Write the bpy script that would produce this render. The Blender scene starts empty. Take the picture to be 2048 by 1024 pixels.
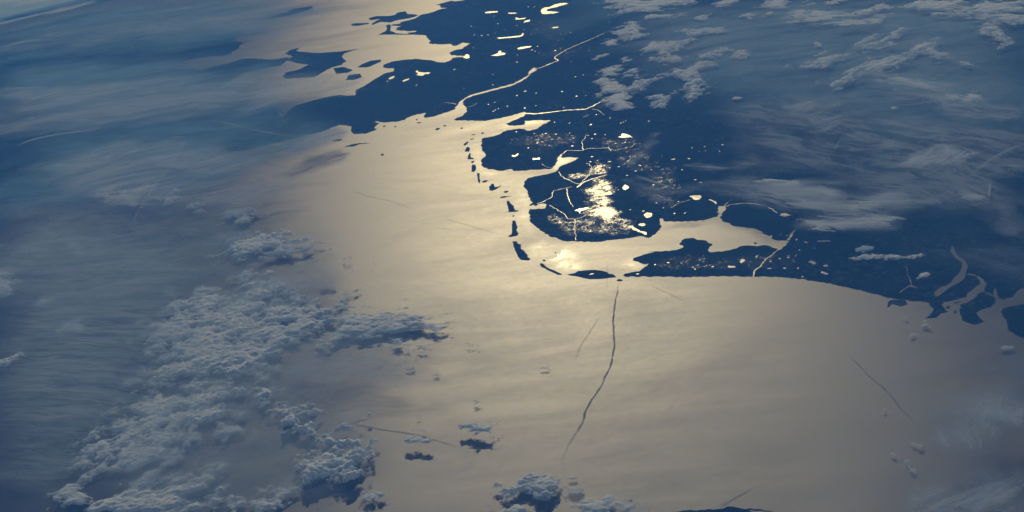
import bpy, bmesh, math, random
import numpy as np
from mathutils import Vector, Matrix
from mathutils.geometry import delaunay_2d_cdt
# One Blender unit is one kilometre. The origin lies on the sea at 53 N, 5 E;
# x points east, y north, z up; the Earth's centre is R below the origin.
R = 6371.0
LAT0, LON0 = math.radians(53.0), math.radians(5.0)
scene = bpy.context.scene
col = scene.collection
rad = math.radians

# ---------------------------------------------------------------- camera
cam_data = bpy.data.cameras.new('camera')
cam = bpy.data.objects.new('camera', cam_data)
col.objects.link(cam)
CAM_LOC = (-869.757, -99.666, 348.891)            # on a station 406 km above the Celtic Sea
AZ, EL, ROLL = rad(80.604), rad(-21.206), rad(-8.770)
f = Vector((math.sin(AZ)*math.cos(EL), math.cos(AZ)*math.cos(EL), math.sin(EL)))
r_ = f.cross(Vector((0, 0, 1))).normalized(); u_ = r_.cross(f)
rr = r_*math.cos(ROLL) + u_*math.sin(ROLL); uu = u_*math.cos(ROLL) - r_*math.sin(ROLL)
cam.matrix_world = Matrix(((rr.x, uu.x, -f.x, CAM_LOC[0]), (rr.y, uu.y, -f.y, CAM_LOC[1]), (rr.z, uu.z, -f.z, CAM_LOC[2]), (0, 0, 0, 1)))
cam_data.sensor_width = 36.0
cam_data.lens = 36.0*4382.03/2048.0
cam_data.clip_start = 1.0
cam_data.clip_end = 20000.0
scene.camera = cam

# ---------------------------------------------------------------- sky and sun
SUN_AZ, SUN_EL = rad(82.0), rad(19.3)
world = bpy.data.worlds.new('World'); scene.world = world; world.use_nodes = True
nt = world.node_tree
sky = nt.nodes.new('ShaderNodeTexSky'); sky.sky_type = 'NISHITA'; sky.sun_disc = False
sky.sun_elevation = SUN_EL; sky.sun_rotation = SUN_AZ
nt.links.new(sky.outputs['Color'], nt.nodes['Background'].inputs['Color'])
nt.nodes['Background'].inputs['Strength'].default_value = 0.09
sun_data = bpy.data.lights.new('sun', 'SUN'); sun = bpy.data.objects.new('sun', sun_data); col.objects.link(sun)
sun_data.energy = 3.8; sun_data.angle = rad(0.5); sun_data.color = (1.0, 0.97, 0.96)
sd = Vector((math.sin(SUN_AZ)*math.cos(SUN_EL), math.cos(SUN_AZ)*math.cos(SUN_EL), math.sin(SUN_EL)))
sun.rotation_euler = sd.to_track_quat('Z', 'Y').to_euler(); sun.location = (0, 0, 300)
scene.view_settings.view_transform = 'Standard'; scene.view_settings.look = 'None'
scene.view_settings.gamma = 1.0; scene.view_settings.exposure = -0.75
scene.view_settings.use_curve_mapping = False
cy = scene.cycles
cy.use_denoising = True; cy.transparent_max_bounces = 24; cy.max_bounces = 5
cy.diffuse_bounces = 2; cy.glossy_bounces = 2; cy.transmission_bounces = 3; cy.volume_bounces = 0

# ---------------------------------------------------------------- geography helpers
_E = np.array([-math.sin(LON0), math.cos(LON0), 0])
_N = np.array([-math.sin(LAT0)*math.cos(LON0), -math.sin(LAT0)*math.sin(LON0), math.cos(LAT0)])
_U = np.array([math.cos(LAT0)*math.cos(LON0), math.cos(LAT0)*math.sin(LON0), math.sin(LAT0)])
_M = np.stack([_E, _N, _U])
def plane(lat, lon):
    """degrees -> azimuthal equidistant plane (km) about the origin"""
    la, lo = np.radians(np.asarray(lat, float)), np.radians(np.asarray(lon, float))
    d = np.stack([np.cos(la)*np.cos(lo), np.cos(la)*np.sin(lo), np.sin(la)], -1) @ _M.T
    ang = np.arctan2(np.hypot(d[..., 0], d[..., 1]), d[..., 2]); h = np.maximum(np.hypot(d[..., 0], d[..., 1]), 1e-9)
    return np.stack([d[..., 0]/h*ang*R, d[..., 1]/h*ang*R], -1)
def globe(xy, h=0.0):
    """plane (km) and height -> scene position on the curved Earth"""
    xy = np.asarray(xy, float); s = np.maximum(np.hypot(xy[..., 0], xy[..., 1]), 1e-9); a = s/R; q = R + np.asarray(h, float)
    return np.stack([q*np.sin(a)*xy[..., 0]/s, q*np.sin(a)*xy[..., 1]/s, q*np.cos(a) - R], -1)
def pairs(flat): a = np.array(flat, float).reshape(-1, 2); return plane(a[:, 0], a[:, 1])
def mesh_obj(name, verts, faces, mat, smooth=True, attrs=None, parent=None):
    me = bpy.data.meshes.new(name)
    verts = np.asarray(verts, np.float32)
    if isinstance(faces, np.ndarray):
        k = faces.shape[1]; n = len(faces)
        me.vertices.add(len(verts)); me.vertices.foreach_set('co', verts.ravel())
        me.loops.add(n*k); me.loops.foreach_set('vertex_index', faces.astype(np.int32).ravel())
        me.polygons.add(n); me.polygons.foreach_set('loop_start', np.arange(0, n*k, k, dtype=np.int32))
        me.update(calc_edges=True)
    else:
        me.from_pydata(verts.tolist(), [], faces); me.update()
    if attrs:
        for k, v in attrs.items():
            a = me.attributes.new(k, 'FLOAT', 'POINT'); a.data.foreach_set('value', np.asarray(v, np.float32))
    me.polygons.foreach_set('use_smooth', np.full(len(me.polygons), smooth))
    me.materials.append(mat)
    o = bpy.data.objects.new(name, me); col.objects.link(o)
    if parent: o.parent = parent
    return o
def tag(o, label, cat, group=None):
    o['label'] = label; o['category'] = cat
    if group: o['group'] = group
    return o
def inside(poly, pts):
    x, y = pts[:, 0], pts[:, 1]; c = np.zeros(len(pts), bool); n = len(poly)
    for i in range(n):
        (x1, y1), (x2, y2) = poly[i], poly[(i+1) % n]
        if y1 == y2: continue
        k = ((y1 > y) != (y2 > y)) & (x < (x2-x1)*(y-y1)/(y2-y1) + x1); c ^= k
    return c
def sdist(poly, pts):
    d = np.full(len(pts), 1e9); n = len(poly)
    for i in range(n):
        a, b = poly[i], poly[(i+1) % n]; ab = b-a; L2 = max((ab**2).sum(), 1e-9)
        t = np.clip(((pts-a) @ ab)/L2, 0, 1); q = pts - a - t[:, None]*ab
        d = np.minimum(d, (q**2).sum(1))
    d = np.sqrt(d); return np.where(inside(poly, pts), d, -d)
# value noise, fractal noise and cell noise in numpy
def _hash(ix, iy, s):
    h = (ix.astype(np.int64)*374761393 + iy.astype(np.int64)*668265263 + s*1274126177) & 0xffffffff
    h = ((h ^ (h >> 13))*1274126177) & 0xffffffff; h ^= h >> 16
    return (h & 0xffffff)/float(0xffffff)
def vnoise(x, y, s=0):
    ix, iy = np.floor(x), np.floor(y); fx, fy = x-ix, y-iy; ux, uy = fx*fx*fx*(fx*(fx*6-15)+10), fy*fy*fy*(fy*(fy*6-15)+10)
    a, b, c, d = _hash(ix, iy, s), _hash(ix+1, iy, s), _hash(ix, iy+1, s), _hash(ix+1, iy+1, s)
    return (a*(1-ux)+b*ux)*(1-uy) + (c*(1-ux)+d*ux)*uy
def fbm(x, y, s=0, o=5, g=.5):
    v = 0; a = 1; t = 0; ca, sa = math.cos(.7), math.sin(.7)
    for i in range(o):
        v = v + a*vnoise(x, y, s+i*17); t += a; a *= g; x, y = (x*ca-y*sa)*2.03+13.7, (x*sa+y*ca)*2.03+7.1
    return v/t
def cells(x, y, s=0):
    ix, iy = np.floor(x), np.floor(y); m = np.full(x.shape, 9.)
    for i in (-1, 0, 1):
        for j in (-1, 0, 1):
            px, py = ix+i+_hash(ix+i, iy+j, s), iy+j+_hash(ix+i, iy+j, s+5); m = np.minimum(m, (px-x)**2+(py-y)**2)
    return np.sqrt(m)
def sstep(a, b, x): t = np.clip((x-a)/(b-a), 0, 1); return t*t*(3-2*t)
def rough_line(poly, amp, step, seed, closed=True):
    """subdivide a traced outline and give it a natural small raggedness"""
    rs = np.random.RandomState(seed); out = []; n = len(poly)
    for i in range(n if closed else n-1):
        a, b = poly[i], poly[(i+1) % n]; d = b-a; L = np.hypot(*d); k = int(min(40, max(1, round(L/step)))); nrm = np.array([-d[1], d[0]])/max(L, 1e-6)
        for j in range(k):
            t = j/k; q = a + d*t
            if j: q = q + nrm*rs.uniform(-1, 1)*min(amp, L*.12)
            out.append(q)
    if not closed: out.append(poly[-1])
    return np.array(out)

# ---------------------------------------------------------------- node helpers
class Mat:
    def __init__(s, name):
        s.m = bpy.data.materials.new(name); s.m.use_nodes = True; s.t = s.m.node_tree; s.t.nodes.clear()
        s.out = s.t.nodes.new('ShaderNodeOutputMaterial')
    def n(s, typ, ins=None, **kw):
        nd = s.t.nodes.new('ShaderNode'+typ)
        for k, v in kw.items(): setattr(nd, k, v)
        for k, v in (ins or {}).items(): s.set(nd.inputs[k], v)
        return nd
    def set(s, sock, v):
        if isinstance(v, bpy.types.NodeSocket): s.t.links.new(v, sock)
        elif isinstance(v, bpy.types.Node): s.t.links.new(v.outputs[0], sock)
        else: sock.default_value = v
    def math(s, op, a, b=None, c=None, clamp=False):
        nd = s.n('Math', operation=op, use_clamp=clamp); s.set(nd.inputs[0], a)
        if b is not None: s.set(nd.inputs[1], b)
        if c is not None: s.set(nd.inputs[2], c)
        return nd.outputs[0]
    def coord(s, scale=(1, 1, 1), rot=(0, 0, 0), loc=(0, 0, 0)):
        return s.n('Mapping', {'Vector': s.n('TexCoord').outputs['Object'], 'Scale': scale, 'Rotation': rot, 'Location': loc}).outputs[0]
    def noise(s, vec, scale, detail=5, rough=.55, dist=0.):
        return s.n('TexNoise', {'Vector': vec, 'Scale': scale, 'Detail': detail, 'Roughness': rough, 'Distortion': dist}).outputs['Fac']
    def remap(s, v, a, b, c=0., d=1., smooth=True):
        return s.n('MapRange', {0: v, 1: a, 2: b, 3: c, 4: d}, interpolation_type='SMOOTHSTEP' if smooth else 'LINEAR', clamp=True).outputs[0]

def water_mat(name, base, rough, var, refl=.12, shoal=None):
    """rough sea: the roughness stands for the waves; slicks and gusts vary it"""
    M = Mat(name)
    v = M.coord()
    big = M.noise(M.coord(rot=(0, 0, rad(25)), scale=(1, .45, 1)), .011, 6, .6, 1.6)
    mid = M.noise(M.coord(rot=(0, 0, rad(-12)), scale=(1, .25, 1)), .05, 6, .62, 1.4)
    sm = M.noise(v, .35, 4, .6)
    if name != 'sea_water': sm = M.noise(v, .8, 4, .7); mid = sm
    s1 = M.math('MULTIPLY_ADD', big, .55, M.math('MULTIPLY_ADD', mid, .3, M.math('MULTIPLY', sm, .15)))
    ro = M.remap(s1, .32, .68, rough-var, rough+var)
    if shoal:
        ro = M.math('MULTIPLY_ADD', M.n('Attribute', attribute_name='wind').outputs['Fac'], .075, ro)  # rougher toward the west, put in to dim the glint there
        at = M.n('Attribute', attribute_name='shoal').outputs['Fac']
        sh = M.math('MULTIPLY', at, M.remap(M.noise(v, .12, 6, .65, .5), .38, .62, .25, 1.0))
        ro = M.math('MULTIPLY_ADD', sh, -shoal, ro)
    g = M.n('BsdfGlossy', {'Color': (refl, refl, refl, 1), 'Roughness': ro}, distribution='BECKMANN')
    d = M.n('BsdfDiffuse', {'Color': (*base, 1)})
    M.set(M.out.inputs['Surface'], M.n('AddShader', {0: g.outputs[0], 1: d.outputs[0]})); return M.m
def land_mat():
    M = Mat('land_cover'); v = M.coord()
    big = M.noise(v, .012, 5, .6, .4); fields = M.n('TexVoronoi', {'Vector': v, 'Scale': .55}, feature='F1').outputs['Color']
    fine = M.noise(v, .25, 5, .65)
    hsv = M.n('SeparateColor', {0: fields}).outputs[0]
    k = M.math('MULTIPLY_ADD', fine, .6, M.math('MULTIPLY', hsv, .25))
    ramp = M.n('ValToRGB', {'Fac': M.remap(k, .2, .7, 0, 1, False)})
    e = ramp.color_ramp.elements; e[0].color = (.006, .011, .010, 1); e[1].color = (.120, .115, .075, 1)
    el = ramp.color_ramp.elements.new(.55); el.color = (.020, .030, .018, 1)
    mx = M.n('Mix', {'Factor': M.remap(big, .42, .6), 'B': (.030, .042, .028, 1)}, data_type='RGBA')
    M.set(mx.inputs[6], ramp.outputs[0]); M.set(mx.inputs[7], (.012, .020, .016, 1))
    b = M.n('BsdfDiffuse', {'Color': mx.outputs[2], 'Roughness': .8})
    M.set(M.out.inputs['Surface'], b); return M.m
def sand_mat():
    M = Mat('wet_sand'); b = M.n('BsdfDiffuse', {'Color': (.035, .038, .034, 1)}); M.set(M.out.inputs['Surface'], b); return M.m
SEA = water_mat('sea_water', (.004, .016, .026), .395, .036, .032, shoal=.085)
LAKEW = water_mat('calm_water', (.006, .018, .022), .34, .05, .058)
RIVW = water_mat('river_water', (.006, .018, .022), .37, .07, .058)
LAND = land_mat(); SAND = sand_mat()
def stripe_mat(s):
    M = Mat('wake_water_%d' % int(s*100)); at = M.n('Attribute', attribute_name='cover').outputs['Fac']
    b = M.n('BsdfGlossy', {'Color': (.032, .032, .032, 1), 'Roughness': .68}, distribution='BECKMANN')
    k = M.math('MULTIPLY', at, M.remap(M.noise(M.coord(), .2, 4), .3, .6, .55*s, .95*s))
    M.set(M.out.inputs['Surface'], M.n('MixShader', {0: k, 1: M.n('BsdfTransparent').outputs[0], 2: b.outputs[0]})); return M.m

GEO = {
'LAND': {
  'mainland': [51.35,3.2,51.567,3.482,51.592,3.556,51.591,3.682,51.602,3.784,51.596,3.848,51.565,3.87,51.522,3.882,51.463,3.927,51.405,4.262,51.485,4.173,51.508,4.118,51.527,4.092,51.55,4.007,51.586,3.964,51.603,3.997,51.606,4.081,51.609,4.135,51.616,4.099,51.62,4.054,51.615,3.941,51.635,3.872,51.669,3.843,51.689,3.805,51.681,3.745,51.665,3.684,51.684,3.663,51.71,3.659,51.733,3.707,51.744,3.803,51.737,3.933,51.712,3.95,51.688,4.003,51.67,4.067,51.65,4.092,51.636,4.196,51.648,4.285,51.668,4.349,51.694,4.369,51.694,4.35,51.669,4.324,51.657,4.267,51.656,4.209,51.677,4.153,51.698,4.104,51.712,4.032,51.747,4.003,51.792,3.985,51.803,3.95,51.795,3.904,51.783,3.849,51.809,3.833,51.829,3.773,51.859,3.776,51.841,3.819,51.831,3.883,51.848,3.991,51.915,4.036,51.984,4.09,52.052,4.19,52.122,4.284,52.166,4.334,52.229,4.4,52.311,4.477,52.412,4.535,52.461,4.55,52.464,4.578,52.468,4.58,52.47,4.553,52.572,4.6,52.716,4.635,52.805,4.667,52.895,4.708,52.893,4.703,52.953,4.726,52.962,4.751,52.955,4.774,52.929,4.789,52.902,4.792,52.888,4.838,52.874,4.871,52.867,4.907,52.884,4.901,52.933,4.985,52.932,5.024,52.904,5.053,52.875,5.081,52.845,5.103,52.878,5.099,52.851,5.108,52.794,5.09,52.756,5.109,52.741,5.128,52.74,5.161,52.754,5.184,52.75,5.25,52.737,5.283,52.706,5.284,52.69,5.243,52.659,5.222,52.626,5.133,52.639,5.105,52.642,5.039,52.634,5.008,52.588,4.999,52.547,5.028,52.507,5.068,52.473,5.055,52.454,5.038,52.432,5.051,52.405,5.025,52.379,4.975,52.374,4.944,52.365,4.953,52.342,5.027,52.334,5.098,52.372,5.107,52.387,5.126,52.401,5.182,52.428,5.243,52.439,5.298,52.454,5.33,52.481,5.367,52.523,5.41,52.55,5.438,52.562,5.487,52.593,5.536,52.602,5.602,52.58,5.776,52.585,5.819,52.611,5.827,52.613,5.63,52.641,5.61,52.668,5.585,52.727,5.589,52.786,5.609,52.83,5.646,52.835,5.694,52.845,5.699,52.845,5.644,52.835,5.549,52.849,5.466,52.856,5.416,52.881,5.356,52.902,5.391,52.918,5.407,52.946,5.391,53.024,5.383,53.086,5.375,53.166,5.413,53.221,5.449,53.251,5.5,53.293,5.577,53.329,5.688,53.354,5.772,53.377,5.855,53.388,5.909,53.402,6.116,53.402,6.151,53.336,6.129,53.337,6.222,53.362,6.242,53.376,6.197,53.388,6.23,53.405,6.213,53.407,6.24,53.394,6.284,53.41,6.338,53.42,6.436,53.428,6.526,53.454,6.677,53.456,6.747,53.44,6.836,53.397,6.86,53.343,6.892,53.319,6.921,53.324,6.924,53.3,7.04,53.263,7.09,53.242,7.137,53.23,7.18,53.268,7.22,53.31,7.231,53.314,7.315,53.321,7.304,53.326,7.217,53.33,7.087,53.347,6.988,53.417,7.011,53.474,7.028,53.516,7.039,53.533,7.101,53.547,7.094,53.566,7.077,53.602,7.121,53.642,7.176,53.668,7.253,53.678,7.349,53.679,7.442,53.667,7.496,53.678,7.582,53.691,7.67,53.704,7.808,53.71,7.961,53.699,7.995,53.657,7.999,53.635,8.025,53.617,8.088,53.592,8.121,53.55,8.125,53.511,8.097,53.492,8.032,53.459,8.051,53.445,8.075,53.434,8.149,53.409,8.183,53.393,8.248,53.46,8.3,53.518,8.325,53.517,8.216,53.565,8.216,53.596,8.257,53.609,8.312,53.583,8.37,53.549,8.426,53.526,8.478,53.53,8.594,53.554,8.575,53.589,8.529,53.617,8.515,53.665,8.497,53.707,8.475,53.84,8.579,53.879,8.628,53.87,8.676,53.838,8.729,53.825,8.838,53.828,8.948,53.854,9.079,53.861,9.168,53.849,9.257,53.817,9.328,53.781,9.354,53.622,9.487,53.586,9.577,53.551,9.696,53.529,9.851,53.505,9.94,53.52,10.03,53.544,9.917,53.55,9.777,53.582,9.655,53.624,9.547,53.823,9.368,53.855,9.296,53.877,9.182,53.882,9.103,53.892,9.028,53.885,8.982,53.913,8.924,53.953,8.864,53.995,8.818,54.03,8.821,54.038,8.88,54.032,8.97,54.078,8.969,54.111,8.929,54.125,8.9,54.132,8.84,54.17,8.819,54.238,8.85,54.253,8.876,54.279,8.925,54.292,8.922,54.265,8.86,54.276,8.763,54.279,8.713,54.261,8.672,54.275,8.632,54.306,8.581,54.375,8.625,54.392,8.704,54.403,8.872,54.429,8.921,54.47,8.984,54.55,8.85,54.75,8.7,54.92,8.62,55.1,8.68,55.3,8.65,55.47,8.4,55.56,8.08,56.0,8.12,56.7,8.2,57.1,8.6,57.6,9.9,57.74,10.6,57.3,10.5,56.7,10.25,56.5,10.9,56.25,10.75,56.1,10.5,56.25,10.25,56.0,10.25,55.85,10.1,55.7,9.8,55.5,9.75,55.25,9.5,55.0,9.75,54.9,10.0,54.82,9.5,54.78,9.9,54.65,10.03,54.549,10.051,54.496,9.966,54.457,9.943,54.472,10.147,54.447,10.218,54.424,10.301,54.348,10.629,54.295,10.675,54.301,10.786,54.356,10.865,54.37,10.933,54.369,11.023,54.324,11.1,54.25,11.089,54.19,11.058,54.121,10.926,54.083,10.854,54.073,10.787,54.025,10.723,53.993,10.757,53.986,10.859,53.956,10.869,53.925,10.835,53.898,10.82,53.898,10.932,53.915,10.88,53.958,10.927,53.999,11.014,54.006,11.108,53.989,11.176,53.937,11.205,53.928,11.283,53.904,11.391,53.945,11.478,53.959,11.44,53.98,11.373,54.005,11.417,54.019,11.51,54.07,11.54,54.141,11.655,54.147,11.726,54.137,11.777,54.169,12.011,54.176,12.102,54.265,12.252,54.298,12.382,54.248,12.35,54.242,12.411,54.293,12.462,54.372,12.624,54.369,12.765,54.345,12.786,54.412,12.93,54.401,12.978,54.358,12.935,54.358,13.048,54.313,13.058,54.269,13.128,54.24,13.281,54.224,13.296,54.194,13.292,54.158,13.358,54.122,13.445,54.084,13.436,54.124,13.521,54.135,13.673,54.162,13.75,54.12,13.8,54.07,13.863,54.035,13.78,53.988,13.762,53.93,14.2,54.18,15.57,54.45,16.4,54.76,17.55,54.83,18.4,54.35,18.9,52,20.5,49,18,46.5,11,46.5,2,48.6,-1.4,49.7,0.2,50.1,1.4,50.9,1.7,51.1,2.5],
  'zealand': [55.97,11.8,56.12,12.3,56.03,12.6,55.7,12.6,55.5,12.2,55.29,12.45,55.1,12.15,54.98,12.1,55.0,11.75,55.2,11.7,55.3,11.15,55.5,11.2,55.72,10.9,55.75,11.3,55.95,11.3],
  'funen': [55.5,9.75,55.25,9.9,55.08,10.2,55.05,10.6,55.3,10.8,55.45,10.6,55.6,10.3,55.55,9.95],
  'scania': [55.38,12.82,55.34,13.4,55.42,13.83,55.38,14.2,55.6,14.3,55.9,14.3,56.02,14.7,56.15,15.1,56.1,15.7,56.4,16.1,56.9,16.5,57.6,16.7,58.6,17,59.5,18.8,60.5,17.5,62,17.5,62,12,59,11,57.6,11.8,56.9,12.4,56.45,12.9,56.3,12.45,56.05,12.7,55.8,12.9,55.55,12.95],
  'oland': [56.2,16.4,56.7,16.7,57.35,17.1,56.8,16.55],
  'lolland': [55.019,12.329,54.999,12.488,54.943,12.533,54.956,12.396,54.919,12.282,54.802,12.063,54.658,11.96,54.563,11.954,54.597,11.91,54.643,11.824,54.64,11.649,54.606,11.441,54.626,11.303,54.68,11.261,54.719,11.097,54.751,10.955,54.921,11.079,54.949,11.217,54.943,11.369,54.881,11.4,54.827,11.551,54.905,11.733,54.988,11.987,54.953,12.117],
  'britain': [52.657,1.735,52.616,1.744,52.521,1.743,52.481,1.761,52.454,1.739,52.397,1.726,52.355,1.696,52.45,1.72,52.2,1.6,51.95,1.3,51.6,0.9,51.4,1.3,51.1,1.3,50.75,0,50.6,-3,51.5,-5,54.5,-5,56,-4.5,56,-2.2,55,-1.5,54.5,-0.6,54,-0.1,53.2,0.3,52.97,0.5,52.93,1.3,52.8,1.55],
  'estonia': [57.6,21.5,56,21,54.9,19.9,54.4,19.6,54,24,58,26],
},
'ISL': [
  ('low dark island with flat top and pointed west end beside the bright tidal flats','island',[53.182,4.849,53.152,4.863,53.141,4.892,53.111,4.892,53.08,4.887,53.049,4.861,53.03,4.834,53.019,4.798,53.004,4.786,52.994,4.763,52.988,4.729,53.013,4.73,53.043,4.725,53.089,4.736,53.114,4.765,53.149,4.811]),
  ('narrow curved dark island just left of the pointed flat island','island',[53.303,5.084,53.293,5.086,53.277,5.033,53.255,4.971,53.235,4.936,53.214,4.888,53.202,4.857,53.219,4.858,53.243,4.913,53.267,4.963,53.296,5.034]),
  ('wedge shaped dark island slanting down towards the narrow curved one','island',[53.44,5.536,53.424,5.536,53.411,5.479,53.399,5.467,53.397,5.394,53.383,5.353,53.364,5.275,53.359,5.217,53.345,5.183,53.35,5.158,53.383,5.186,53.396,5.234,53.41,5.323,53.426,5.429]),
  ('upright dark island like a boot at the left end of the tidal flats','island',[53.464,5.948,53.453,5.948,53.443,5.876,53.434,5.811,53.435,5.74,53.422,5.679,53.427,5.641,53.452,5.629,53.465,5.653,53.452,5.677,53.457,5.798]),
  ('triangular dark island with a thin tail off the small lagoon inlet','island',[53.511,6.381,53.501,6.368,53.491,6.311,53.475,6.256,53.466,6.162,53.447,6.139,53.455,6.124,53.49,6.136,53.496,6.203,53.506,6.299]),
  ('dark heart shaped island with a tail pointing to the estuary mouth','island',[53.605,6.667,53.608,6.745,53.601,6.804,53.59,6.79,53.584,6.718,53.569,6.716,53.555,6.742,53.558,6.716,53.572,6.669,53.592,6.639]),
  ('thin upright dark island like a bar above the heart shaped one','island',[53.685,7.092,53.674,7.093,53.666,6.986,53.658,6.895,53.656,6.844,53.663,6.863,53.676,6.992]),
  ('oval upright dark island in the middle of the small island chain','island',[53.714,7.163,53.719,7.27,53.718,7.322,53.706,7.307,53.698,7.272,53.695,7.15,53.704,7.134]),
  ('tiny dark island wedged between the oval and the hooked islands','island',[53.729,7.391,53.725,7.411,53.712,7.41,53.717,7.36,53.721,7.355]),
  ('small hooked dark island like a letter L in the chain','island',[53.748,7.473,53.752,7.569,53.748,7.63,53.741,7.609,53.738,7.52,53.72,7.477,53.72,7.454]),
  ('small round dark island second from the top of the chain','island',[53.773,7.679,53.775,7.736,53.771,7.798,53.76,7.791,53.752,7.729,53.752,7.664]),
  ('small slanting dark island topmost of the island chain','island',[53.79,7.869,53.784,7.922,53.774,7.957,53.771,7.905,53.777,7.86,53.782,7.839]),
  ('tiny lone dark rock island far out in the open bay','island',[54.186,7.894,54.179,7.928,54.167,7.889,54.175,7.862]),
  ('lone far dark island stretched near the top in pale sea','island',[55.279,14.799,55.22,14.773,55.137,14.745,55.029,14.893,54.984,14.986,55.008,15.174,55.058,15.18,55.127,15.225,55.17,15.078,55.237,14.939]),
  ('dark far lens shaped island left of the northern cape','island',[54.522,11.082,54.502,11.187,54.461,11.284,54.399,11.269,54.395,11.163,54.421,11.106,54.443,11.033,54.469,11.02]),
  ('ragged dark far island with long arms off the northern coast','island',[54.577,13.603,54.53,13.651,54.454,13.53,54.415,13.523,54.394,13.663,54.347,13.651,54.331,13.46,54.28,13.361,54.261,13.273,54.276,13.216,54.316,13.179,54.363,13.19,54.4,13.167,54.422,13.105,54.486,13.239,54.502,13.224,54.532,13.134,54.543,13.209,54.523,13.335,54.493,13.428,54.557,13.448]),
  ('thin far spit of land with a blunt dark west end','island',[54.676,13.415,54.648,13.411,54.564,13.299,54.559,13.233,54.636,13.235,54.664,13.298]),
  ('far dark peninsula shaped like an anvil on a thin bar','island',[54.474,12.524,54.438,12.645,54.431,12.78,54.447,12.989,54.419,13.004,54.41,12.823,54.409,12.64,54.375,12.505,54.367,12.448,54.266,12.27,54.265,12.242,54.371,12.394,54.439,12.484]),
  ('blurred dark strip of island seen through veil left of the lens island','island',[54.663,11.214,54.606,11.199,54.544,10.997,54.56,10.913,54.632,10.944]),
  ('blurred small dark island under the veil by the northern fjord','island',[54.553,10.805,54.49,10.784,54.467,10.635,54.51,10.561,54.555,10.609]),
  ('dark pointed sandbank at the upper end of the long wake','sandbank',[52.985,4.671,52.976,4.699,52.958,4.668,52.968,4.655]),
  ('tiny dark shoal behind the narrow curved island','sandbank',[53.296,5.149,53.287,5.147,53.279,5.114,53.29,5.119]),
  ('tiny dark speck of sand alone in the bright tidal flats','sandbank',[53.254,5.253,53.249,5.26,53.244,5.249,53.248,5.238]),
  ('tiny dark shoal between the boot and triangular islands','sandbank',[53.47,6.05,53.465,6.058,53.46,6.048,53.461,6.027,53.466,6.027]),
  ('thin dark sand streak above the triangular island','sandbank',[53.548,6.481,53.531,6.491,53.517,6.479,53.492,6.473,53.513,6.464,53.526,6.455,53.543,6.455]),
  ('faint dark sand patch below the heart shaped island','sandbank',[53.537,6.58,53.532,6.601,53.516,6.596,53.517,6.569,53.527,6.555]),
  ('dark ragged shoal right of the thin upright island','sandbank',[53.648,6.886,53.635,6.905,53.621,6.89,53.629,6.856,53.643,6.85]),
  ('small dark shoal between the island chain and the headland','sandbank',[53.721,8.134,53.715,8.151,53.706,8.134,53.708,8.108,53.716,8.112]),
  ('faint thin sand streak over the topmost chain island','sandbank',[53.77,7.992,53.759,8.013,53.744,8.005,53.754,7.984]),
  ('thin dark sandbar above the faint streak near the chain','sandbank',[53.769,8.122,53.759,8.132,53.745,8.121,53.755,8.101]),
  ('dark sandbank off the great river mouth','sandbank',[53.959,8.42,53.948,8.46,53.932,8.42,53.944,8.381]),
  ('little dark shoal left of the river mouth tip','sandbank',[53.924,8.496,53.915,8.509,53.905,8.486,53.914,8.461]),
  ('little dark shoal right below the river mouth tip','sandbank',[53.833,8.35,53.826,8.375,53.817,8.353,53.823,8.323]),
  ('faint shoal near the ragged northern shore','sandbank',[54.176,8.659,54.17,8.693,54.163,8.679,54.168,8.647]),
  ('faint westmost shoal below the ragged northern shore','sandbank',[54.237,8.735,54.229,8.755,54.22,8.732,54.228,8.704]),
  ('tiny shoal close under the blunt shore headland','sandbank',[54.076,8.801,54.07,8.822,54.065,8.786,54.071,8.77]),
  ('pale thin sand streak under the blunt shore headland','sandbank',[54.067,8.693,54.054,8.709,54.039,8.681,54.051,8.665]),
  ('thin dark tidal bar seen left of the blunt peninsula','sandbank',[54.391,8.265,54.355,8.313,54.319,8.319,54.266,8.27,54.317,8.289,54.343,8.241]),
  ('thin dark tidal bar under the edge of the cirrus','sandbank',[54.472,8.497,54.447,8.53,54.417,8.513,54.429,8.465]),
  ('long dark tidal bar furthest left under the cirrus','sandbank',[54.686,8.365,54.634,8.399,54.574,8.428,54.587,8.368,54.639,8.327]),
  ('dark harbour island with docks jutting out of the right coast','sandbank',[51.99,3.968,51.986,4.029,51.974,4.057,51.924,4.044,51.917,3.984,51.943,3.956,51.956,3.982,51.973,3.999,51.982,3.961]),
  ('dark ragged sand flats left of the delta island','sandbank',[51.864,3.782,51.84,3.801,51.848,3.834,51.83,3.841,51.809,3.824,51.832,3.779]),
  ('small dark islet inside the delta inlet','sandbank',[51.788,3.894,51.781,3.93,51.773,3.913,51.778,3.884]),
  ('small dark shoal at the mouth of the delta inlet','sandbank',[51.765,3.834,51.758,3.858,51.752,3.837,51.76,3.807]),
  ('narrow dark mud bank along the delta inlet shore','sandbank',[51.76,3.962,51.741,3.976,51.732,3.974,51.753,3.949]),
  ('tiny dark island in the inner lake by the canal','sandbank',[52.467,5.098,52.462,5.117,52.453,5.092,52.462,5.081]),
],
'LAKE': [
  ('bright narrow lake with a bent arm at the top edge',[53.524,12.409,53.519,12.568,53.502,12.646,53.462,12.627,53.432,12.744,53.387,12.781,53.35,12.753,53.332,12.682,53.358,12.648,53.395,12.608,53.44,12.551,53.484,12.522,53.49,12.418,53.44,12.316,53.397,12.237,53.433,12.199,53.498,12.235,53.516,12.284]),
  ('long thin bright lake high up left of the bent lake',[53.855,12.849,53.833,12.874,53.765,12.808,53.761,12.733,53.809,12.752,53.847,12.783]),
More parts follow.
